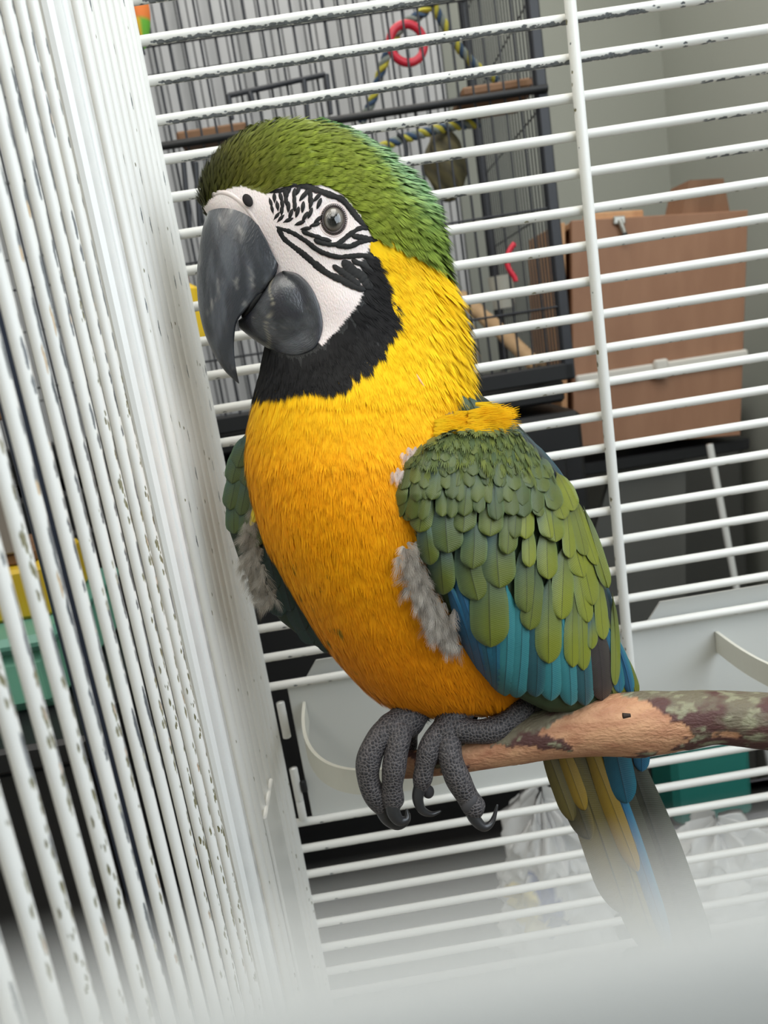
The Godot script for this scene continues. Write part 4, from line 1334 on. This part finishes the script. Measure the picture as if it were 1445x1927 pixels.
func wings(o: Node3D, off: Vector3) -> void:
	var barb := Image.create(64, 64, false, Image.FORMAT_RGB8)
	for y in 64:
		for x in 64:
			var g := 0.5 + 0.5 * sin(TAU * y / 4.0)
			barb.set_pixel(x, y, Color(g, g, g))
	var fm := mat(Color.WHITE, 0.5, {"vertex_color_use_as_albedo": true, "heightmap_enabled": true, "heightmap_texture": ImageTexture.create_from_image(barb), "heightmap_scale": 0.006, "rim_enabled": true, "rim": 0.15, "rim_tint": 0.5})
	M.vane = fm
	# near wing: a closed shell, then the feathers in layers
	var V := PackedVector3Array(); var I := PackedInt32Array()
	var n := 60; var m := 40
	for face in 2:
		for i in n:
			var v := lerpf(800, 1340, float(i) / (n - 1))
			var r := wing_row(v)
			for j in m:
				var u := lerpf(r[0] + 6, r[1] - 6, float(j) / (m - 1))
				V.append(B(u, v, wing_w(u, v) - (0.0 if face == 0 else 34.0)) - off)
	quads(I, n, m, false)
	var I2 := PackedInt32Array(); quads(I2, n, m, false, n * m)
	for k in range(0, I2.size(), 3): I.append_array([I2[k], I2[k + 2], I2[k + 1]])
	for i in n - 1:
		for j in [0, m - 1]:
			var a: int = i * m + j; var b := a + m; var c := a + n * m; var d := b + n * m
			if j == 0: I.append_array([a, b, c, b, d, c])
			else: I.append_array([a, c, b, b, c, d])
	for j in m - 1:
		for i in [0, n - 1]:
			var a: int = i * m + j; var b := a + 1; var c := a + n * m; var d := b + n * m
			if i == 0: I.append_array([a, c, b, b, c, d])
			else: I.append_array([a, b, c, b, d, c])
	var wing := put("wing", mk(V, I), mat(s8(44, 62, 34), 0.7), o)
	var H := func(u: float, v: float) -> float: return wing_w(u, v)
	var k := 1.0 / 2.779
	var add := func(q: Array, h0: float, h1: float, tint: Callable, bend := 0.0, shaft := true):
		put("feather", quill(Vector2(720 + q[0] * k, 700 + q[1] * k), Vector2(720 + q[2] * k, 700 + q[3] * k), q[4] * k * 0.5, h0, h1, H, tint, off, bend, 18, shaft), fm, wing)
	var blue := c8(26, 88, 124); var teal := c8(48, 120, 126); var deep := c8(30, 78, 86)
	# flight feathers
	for q in [[1180, 1330, 1300, 1690, 60, 0], [1160, 1300, 1240, 1680, 70, 1], [1090, 1260, 1150, 1720, 120, 4], [1000, 1250, 1060, 1745, 120, 3], [920, 1230, 985, 1745, 130, 2], [850, 1230, 880, 1720, 140, 2], [780, 1180, 800, 1700, 140, 3], [720, 1120, 700, 1705, 150, 2], [640, 1080, 630, 1700, 150, 2], [560, 1080, 590, 1690, 120, 1], [440, 1060, 575, 1670, 120, 1], [360, 1020, 545, 1640, 110, 0], [320, 1060, 500, 1600, 90, 0]]:
		var tone: Color = [blue, c8(26, 92, 116), teal, deep, c8(44, 38, 34)][q[5]]
		add.call(q, 3.0, 5.0 + q[5], flight(tone, c8(48, 128, 128) if q[5] < 4 else c8(60, 52, 44)), 6.0)
	# greater coverts
	for q in [[1200, 1150, 1215, 1640, 50, 0.2], [1130, 1060, 1155, 1400, 70, 0.1], [1085, 1220, 1092, 1450, 62, 0.9], [1030, 1140, 1050, 1560, 80, 0.3], [1000, 1150, 995, 1545, 90, 0.35], [870, 1060, 868, 1525, 140, 0.5], [950, 880, 935, 1295, 118, 0.35], [1010, 930, 1075, 1310, 84, 0.3], [800, 1000, 768, 1350, 120, 0.4], [740, 880, 752, 1260, 130, 0.45], [560, 960, 565, 1440, 205, 0.5], [600, 730, 612, 1130, 190, 0.75], [420, 830, 500, 1195, 165, 0.5], [300, 820, 318, 1165, 140, 0.85], [860, 780, 865, 1085, 110, 0.35], [1000, 720, 1100, 1220, 110, 0.1], [960, 740, 1050, 1075, 120, 0.1]]:
		add.call(q, 6.0, 12.0, olive(q[5], 0.0, 0.3 + rng.randf() * 0.3 + (0.6 if q[0] > 850 else 0.0)), rng.randf_range(-4, 4))
	# median coverts
	for q in [[1050, 700, 1180, 1130, 70, 0.3], [1010, 650, 1120, 1010, 70, 0.05], [980, 660, 1060, 960, 80, 0.1], [760, 780, 766, 1022, 76, 0.3], [655, 700, 652, 955, 100, 0.2], [480, 760, 470, 1030, 140, 0.45], [225, 720, 250, 1010, 110, 0.8], [330, 640, 342, 948, 175, 0.45], [880, 640, 905, 890, 110, 0.5], [960, 700, 980, 975, 74, 0.1], [820, 620, 880, 870, 110, 0.55], [745, 640, 748, 875, 90, 0.1], [560, 640, 560, 860, 130, 0.2], [700, 600, 690, 870, 100, 0.2], [240, 600, 190, 840, 120, 0.5], [150, 560, 130, 780, 90, 0.4], [420, 620, 420, 840, 130, 0.3], [905, 520, 1000, 725, 90, 0.0], [860, 520, 950, 770, 100, 0.05]]:
		add.call(q, 12.0, 20.0, olive(q[5], 0.0, 0.1 + rng.randf() * 0.45 + (0.6 if q[0] > 740 else 0.0)), rng.randf_range(-3, 3))
	# lesser coverts in rows over the shoulder
	for row in [[640, 110, 800, 78], [570, 110, 860, 72], [505, 130, 880, 66], [445, 150, 850, 60], [395, 190, 800, 54], [350, 260, 700, 50]]:
		var x: float = row[1]
		while x < row[2]:
			var y: float = row[0] + rng.randf_range(-24, 24) + 0.10 * maxf(0.0, x - 560)
			var fan := (x - 480) * 0.0006
			var len: float = row[3] * rng.randf_range(1.9, 2.8)
			var q := [x, y - len * 0.35, x + len * (fan + rng.randfn(0, 0.09)), y + len * 0.65, row[3] * rng.randf_range(0.75, 1.3)]
			add.call(q, 20.0, 24.0 + rng.randf() * 3.0, olive(rng.randf() * 0.45, 0.0, rng.randf() * 0.35), rng.randf_range(-3, 3), rng.randf() < 0.12)
			x += row[3] * rng.randf_range(0.78, 0.95)
	# soft small coverts that blur the shoulder
	var soft := []
	for i in 620:
		var v := rng.randf_range(804, 900)
		var r := wing_row(v)
		var u := rng.randf_range(r[0] + 4, r[1] - 10)
		if v > 840 and rng.randf() < (v - 840) / 60.0: continue
		var z := wing_w(u, v) + 18.0 + rng.randf() * 9.0
		var dir := Vector2.from_angle(PI / 2 - (u - 880) * 0.0022 + rng.randfn(0, 0.12))
		var p2 := Vector2(u, v) + dir * 4.0
		var a := B(u, v, z); var b := B(p2.x, p2.y, wing_w(p2.x, p2.y) + z - wing_w(u, v))
		var nn := (B(u + 3, v, wing_w(u + 3, v)) - B(u, v, wing_w(u, v))).cross(B(u, v - 3, wing_w(u, v - 3)) - B(u, v, wing_w(u, v))).normalized()
		var col := c8(74, 88, 40).lerp(c8(112, 120, 50), rng.randf()).lerp(c8(70, 92, 92), 0.3 * rng.randf())
		soft.append([frame(a, b, nn, 15.0 * BK, 27.0 * BK * rng.randf_range(0.7, 1.2), rng.randfn(0.02, 0.03)), col])
	scatter("covert_plumage", soft, tuft(9, 0.36, 0.08, 12, 0.04), wing, off, M.feather)
	# loose grey down under the wing's front edge and two tufts among the coverts
	var down := []
	var puff := func(cx: float, cy: float, sx: float, sy: float, ang: float, cnt: int, h: float, lenf: float, lo: Color, hi: Color):
		for i in cnt:
			var c := Vector2(cx, cy) + Vector2(rng.randfn(0, sx), rng.randfn(0, sy)).rotated(ang)
			var z := maxf(body_w(c.x, c.y) + 4.0, wing_w(c.x, c.y) if c.x > wing_row(c.y)[0] else 0.0) + h * rng.randf()
			var dir := Vector2.from_angle(PI / 2 + rng.randfn(-0.05, 0.4))
			var a := B(c.x, c.y, z); var b := B(c.x + dir.x * 4, c.y + dir.y * 4, z)
			var col := lo.lerp(hi, rng.randf())
			down.append([frame(a, b, cam_basis.z, 14.0 * BK * lenf, 34.0 * BK * lenf * rng.randf_range(0.6, 1.2), rng.randf_range(0.0, 0.5)), col])
	for q in [[772, 1048, 10, 12, 40], [786, 1080, 9, 14, 50], [798, 1112, 9, 16, 60], [815, 1145, 10, 16, 60], [828, 1172, 11, 14, 60], [842, 1196, 9, 10, 44]]:
		puff.call(q[0], q[1], q[2], q[3], -0.4, q[4], 16.0, 1.0, c8(128, 118, 108), c8(196, 188, 176))
	puff.call(856, 935, 5, 5, 0.0, 14, 6.0, 0.8, c8(150, 144, 134), c8(206, 200, 190))
	puff.call(912, 972, 4, 3, 0.0, 8, 5.0, 0.55, c8(120, 110, 110), c8(170, 160, 156))
	puff.call(775, 852, 6, 7, 0.0, 16, 6.0, 0.6, c8(214, 190, 180), c8(236, 220, 210))
	puff.call(752, 888, 5, 6, 0.0, 14, 6.0, 0.6, c8(206, 186, 176), c8(236, 220, 212))
	puff.call(850, 772, 8, 8, 0.0, 16, 4.0, 0.7, c8(128, 120, 108), c8(170, 160, 140))

	# yellow tuft where the neck lies over the shoulder
	var yel := []
	for i in 330:
		var t := rng.randf()
		var c := Vector2(lerpf(815, 938, t), lerpf(806, 786, t) + rng.randfn(0, 9))
		var z := maxf(wing_w(c.x, maxf(c.y, 803)), body_w(c.x, c.y)) + 8.0 + rng.randf() * 8.0 - 60.0 * smoothstep(880, 960, c.x)
		z = maxf(z, 60.0)
		var dir := Vector2.from_angle(rng.randfn(0.02, 0.16))
		yel.append([frame(B(c.x, c.y, z), B(c.x + dir.x * 4, c.y + dir.y * 4, z - 1.5), cam_basis.z, 15.0 * BK, 40.0 * BK * rng.randf_range(0.7, 1.1), rng.randf_range(-0.1, 0.12)), c8(252, 204, 20).lerp(c8(255, 190, 10), rng.randf())])
	scatter("shoulder_plumage", yel, tuft(9, 0.34, 0.075, 6), o, off, M.feather)

	# back and mantle behind the wing
	var back := put("mantle", slab([[728, 862, 880, 30, 10], [750, 850, 915, 44, 4], [790, 842, 966, 50, 0], [830, 850, 1004, 52, -4], [880, 860, 1044, 54, -8], [940, 870, 1086, 54, -10], [1010, 880, 1116, 52, -12], [1100, 890, 1140, 48, -14], [1200, 920, 1160, 44, -16], [1300, 960, 1190, 34, -16], [1345, 1010, 1185, 22, -16]], off), mat(s8(30, 44, 36), 0.7), o)
	var HM := func(u: float, v: float) -> float: return 34.0 + 26.0 * smoothstep(960, 860, u)
	for q in [[862, 742, 880, 775, 12], [882, 748, 900, 780, 12], [900, 756, 925, 790, 13], [872, 765, 892, 798, 12], [918, 768, 946, 802, 13], [895, 778, 918, 806, 12], [940, 782, 970, 820, 12], [925, 790, 950, 816, 11]]:
		put("feather", quill(Vector2(q[0], q[1]), Vector2(q[2], q[3]), q[4], 30.0, 34.0, HM, olive(0.35, 0.0, 0.0), off, 0.0, 12), fm, back)
	var HB := func(u: float, v: float) -> float: return wing_w(u, v) - 6.0
	for q in [[950, 790, 1040, 905, 13], [965, 800, 1065, 930, 12], [985, 815, 1085, 960, 13], [1010, 850, 1105, 1010, 12], [1040, 880, 1126, 1060, 13], [1060, 920, 1140, 1110, 12], [1080, 980, 1150, 1160, 12], [1100, 1030, 1158, 1210, 11], [1120, 1090, 1168, 1262, 11], [1135, 1160, 1180, 1300, 11], [1150, 1200, 1198, 1312, 12], [1140, 1230, 1172, 1325, 14]]:
		put("feather", quill(Vector2(q[0], q[1]), Vector2(q[2], q[3]), q[4], 6.0, 6.0, func(u, v): return maxf(6.0, wing_w(u, v) - 4.0), [olive(0.5, 0.0, 0.2), flight(c8(22, 40, 44), c8(40, 80, 90)), olive(0.15, 0.0, 0.6)][rng.randi() % 3], off, 4.0, 14), fm, back)

	# far wing, seen past the breast at the left
	var far := put("wing", slab([[812, 466, 500, 12, -26], [840, 442, 520, 26, -24], [880, 428, 530, 34, -22], [940, 422, 540, 38, -22], [1000, 432, 552, 40, -22], [1060, 452, 575, 40, -24], [1120, 486, 600, 38, -26], [1170, 530, 620, 32, -26], [1205, 575, 632, 22, -26], [1226, 612, 636, 8, -26]], off), mat(s8(38, 52, 34), 0.7), o)
	var HF := func(u: float, v: float) -> float: return 6.0 + 22.0 * smoothstep(420, 500, u) - 20.0 * smoothstep(1000, 1200, v)
	for q in [[470, 815, 446, 880, 20], [455, 830, 436, 910, 18], [480, 835, 462, 915, 20], [450, 870, 432, 960, 18], [470, 880, 452, 970, 20], [488, 890, 474, 980, 18], [440, 925, 440, 1005, 16], [462, 935, 458, 1010, 18], [482, 950, 480, 1030, 18], [500, 1010, 520, 1110, 22], [520, 1040, 548, 1150, 24], [535, 1080, 575, 1185, 24], [500, 1060, 530, 1160, 22], [560, 1120, 608, 1215, 22], [545, 1130, 590, 1212, 18], [580, 1150, 622, 1228, 16]]:
		put("feather", quill(Vector2(q[0], q[1]), Vector2(q[2], q[3]), q[4], 4.0, 8.0, HF, olive(0.45, 0.0, 0.0) if q[1] < 1000 else flight(c8(26, 46, 40), c8(34, 62, 60)), off, 0.0, 12), fm, far)
	put("feather", quill(Vector2(494, 890), Vector2(472, 990), 7, 14.0, 16.0, HF, flight(c8(214, 190, 40), c8(200, 180, 60)), off, 3.0, 12), fm, far)
	for q in [[482, 985, 9, 16, 36], [472, 1020, 9, 18, 44], [474, 1055, 10, 18, 48], [484, 1090, 9, 14, 40], [500, 1122, 9, 9, 26]]:
		for i in q[4]:
			var c := Vector2(q[0] + rng.randfn(0, q[2]), q[1] + rng.randfn(0, q[3]))
			var z := 22.0 + 14.0 * rng.randf()
			var dir := Vector2.from_angle(PI / 2 + rng.randfn(0.15, 0.5))
			down.append([frame(B(c.x, c.y, z), B(c.x + dir.x * 4, c.y + dir.y * 4, z), cam_basis.z, 13.0 * BK, 30.0 * BK * rng.randf_range(0.6, 1.2), rng.randf_range(0.0, 0.4)), c8(120, 112, 98).lerp(c8(176, 170, 158), rng.randf())])
	scatter("down", down, tuft(19, 0.8, 0.016, 8, 0.2), o, off, M.feather)

# closed flat body from sections [v, left, right, half depth, mid w]
func slab(rows: Array, off: Vector3) -> ArrayMesh:
	var V := PackedVector3Array(); var I := PackedInt32Array()
	var m := 32
	var n := (rows.size() - 1) * 5 + 1
	for i in n:
		var t := i / 5.0
		var a: Array = rows[mini(int(t), rows.size() - 1)]; var b: Array = rows[mini(int(t) + 1, rows.size() - 1)]
		t -= int(t)
		var q := []
		for x in 5: q.append(lerpf(a[x], b[x], t))
		for j in m:
			var f := TAU * j / m
			V.append(B((q[1] + q[2]) * 0.5 + (q[2] - q[1]) * 0.5 * cos(f), q[0], q[4] + q[3] * sin(f)) - off)
	quads(I, n, m, true)
	for e in [0, n - 1]:
		for j in range(1, m - 1):
			if e == 0: I.append_array([0, j + 1, j])
			else: I.append_array([e * m, e * m + j, e * m + j + 1])
	return mk(V, I)

func toe(pts: Array, rad: Array, off: Vector3, n := 40) -> ArrayMesh:
	var P := []
	for q in pts: P.append(B(q[0], q[1], q[2]) - off)
	var mid := bez(P, n); var r := bez(rad, n)
	for i in n:
		var t := float(i) / (n - 1)
		r[i] = r[i] * BK * (1.0 + 0.05 * sin(t * TAU * 3.0))
		if i < 2: r[i] *= 0.55 + 0.3 * i
		if i > n - 4: r[i] *= [0.9, 0.7, 0.35][i - n + 3]
	return tube(mid, r, 22)

func claw(pts: Array, r0: float, off: Vector3) -> ArrayMesh:
	var P := []
	for q in pts: P.append(B(q[0], q[1], q[2]) - off)
	var mid := bez(P, 24); var r := []
	for i in 24: r.append(r0 * BK * (1.0 - 0.88 * pow(i / 23.0, 1.3)))
	return tube(mid, r, 14)

func feet(o: Node3D, off: Vector3) -> void:
	var cell := FastNoiseLite.new()
	cell.seed = 4; cell.noise_type = FastNoiseLite.TYPE_CELLULAR; cell.frequency = 0.055; cell.fractal_type = FastNoiseLite.FRACTAL_NONE
	cell.cellular_return_type = FastNoiseLite.RETURN_DISTANCE2_SUB
	cell.cellular_jitter = 0.8
	var t := NoiseTexture2D.new()
	t.width = 256; t.height = 256; t.seamless = true; t.noise = cell
	t.color_ramp = ramp([[0.0, s8(132, 124, 122)], [0.14, s8(84, 80, 80)], [0.30, s8(47, 45, 49)], [1.0, s8(36, 35, 39)]])
	var hm := NoiseTexture2D.new()
	hm.width = 256; hm.height = 256; hm.seamless = true; hm.noise = cell
	hm.color_ramp = ramp([[0.0, Color(0.1, 0.1, 0.1)], [0.4, Color(0.75, 0.75, 0.75)], [1.0, Color.WHITE]])
	var sm := mat(Color.WHITE, 0.6, {"albedo_texture": t, "heightmap_enabled": true, "heightmap_texture": hm, "heightmap_scale": 0.06, "uv1_triplanar": true, "uv1_scale": Vector3.ONE * 38.0})
	var cm := mat(s8(44, 44, 46), 0.32, {"clearcoat_enabled": true, "clearcoat": 0.3, "clearcoat_roughness": 0.3})
	# foot at the branch's end
	var f1 := put("foot", toe([[800, 1310, 6], [782, 1338, 18], [760, 1358, 34], [735, 1378, 48], [722, 1400, 56]], [28.0, 30.0, 33.0, 30.0, 18.0], off), sm, o)
	put("toe", toe([[745, 1362, 42], [712, 1392, 58], [694, 1430, 66], [694, 1470, 64], [712, 1508, 54], [728, 1530, 46]], [24.0, 24.0, 22.0, 21.0, 19.0, 13.0], off), sm, f1)
	put("toe", toe([[752, 1364, 46], [748, 1400, 66], [742, 1440, 74], [738, 1480, 70], [740, 1510, 62], [744, 1520, 58]], [24.0, 23.0, 21.0, 20.0, 19.0, 13.0], off), sm, f1)
	put("claw", claw([[716, 1505, 54], [726, 1536, 50], [748, 1552, 46], [766, 1544, 42], [770, 1530, 40]], 15.0, off), cm, f1)
	put("claw", claw([[738, 1500, 68], [740, 1528, 70], [752, 1544, 68], [766, 1540, 64], [765, 1522, 60]], 15.0, off), cm, f1)
	put("toe", toe([[770, 1366, 10], [768, 1392, -6], [766, 1430, -10], [770, 1462, -2]], [20.0, 18.0, 16.0, 12.0], off), sm, f1)
	# nearer foot
	var f2 := put("foot", toe([[880, 1315, 6], [862, 1340, 26], [848, 1360, 44], [838, 1382, 56], [836, 1400, 60]], [28.0, 29.0, 30.0, 27.0, 16.0], off), sm, o)
	put("toe", toe([[842, 1368, 50], [815, 1394, 66], [802, 1430, 72], [795, 1465, 70], [790, 1490, 66]], [22.0, 21.0, 19.0, 17.0, 12.0], off), sm, f2)
	put("toe", toe([[842, 1376, 52], [846, 1420, 74], [860, 1462, 78], [880, 1500, 74], [896, 1524, 70], [902, 1530, 68]], [23.0, 23.0, 22.0, 21.0, 19.0, 12.0], off), sm, f2)
	put("toe", toe([[845, 1366, 50], [885, 1376, 60], [925, 1374, 60], [958, 1356, 52], [985, 1334, 42], [1004, 1322, 34]], [24.0, 23.0, 22.0, 21.0, 19.0, 13.0], off), sm, f2)
	put("toe", toe([[852, 1364, 10], [850, 1390, -8], [848, 1420, -12], [850, 1450, -4]], [20.0, 18.0, 16.0, 12.0], off), sm, f2)
	put("toe_pad", ball(Vector3(806, 1490, 56), Vector3(11, 13, 10), off, c8(70, 67, 70)), M.vc_matte, f2)
	put("toe_pad", ball(Vector3(884, 1512, 84), Vector3(13, 20, 11), off, c8(74, 71, 74), -0.6), M.vc_matte, f2)
	put("claw", claw([[791, 1478, 70], [786, 1502, 72], [794, 1524, 70], [812, 1532, 64], [830, 1526, 60]], 12.0, off), cm, f2)
	put("claw", claw([[884, 1516, 74], [893, 1540, 76], [910, 1556, 76], [926, 1546, 72], [936, 1514, 68]], 13.0, off), cm, f2)

func tail(o: Node3D, off: Vector3) -> void:
	var tl := put("tail", slab([[1270, 1000, 1150, 26, -30], [1330, 1010, 1165, 26, -34], [1400, 1030, 1160, 20, -38], [1470, 1060, 1180, 10, -40], [1500, 1080, 1170, 4, -40]], off), mat(s8(60, 58, 34), 0.7), o)
	var H := func(u: float, v: float) -> float: return -22.0 + 0.02 * (v - 1400)
	for q in [[1150, 1330, 1330, 1850, 40, 0, 1], [1120, 1330, 1290, 1840, 42, 2, 2], [1080, 1330, 1240, 1800, 44, 3, 4], [1050, 1340, 1180, 1720, 40, 4, 6], [1110, 1330, 1262, 1790, 15, 6, 9], [1140, 1330, 1180, 1512, 26, 5, 12], [1085, 1340, 1200, 1640, 20, 1, 10], [1024, 1350, 1110, 1580, 26, 7, 8], [1010, 1360, 1078, 1545, 17, 4, 12], [1040, 1360, 1100, 1525, 15, 1, 13], [1204, 1330, 1208, 1452, 16, 6, 6]]:
		var tone: Color = [c8(50, 52, 40), c8(140, 112, 30), c8(58, 58, 40), c8(104, 96, 46), c8(96, 84, 36), c8(20, 84, 104), c8(30, 96, 132), c8(64, 58, 30)][q[5]]
		var rim: Color = [c8(80, 84, 70), c8(150, 122, 30), c8(60, 66, 60), c8(150, 124, 50), c8(60, 56, 30), c8(30, 120, 140), c8(50, 130, 160), c8(130, 108, 36)][q[5]]
		put("feather", quill(Vector2(q[0], q[1]), Vector2(q[2], q[3]), q[4], q[6], q[6] + 3.0, H, flight(tone, rim), off, 0.0, 20), M.vane, tl)
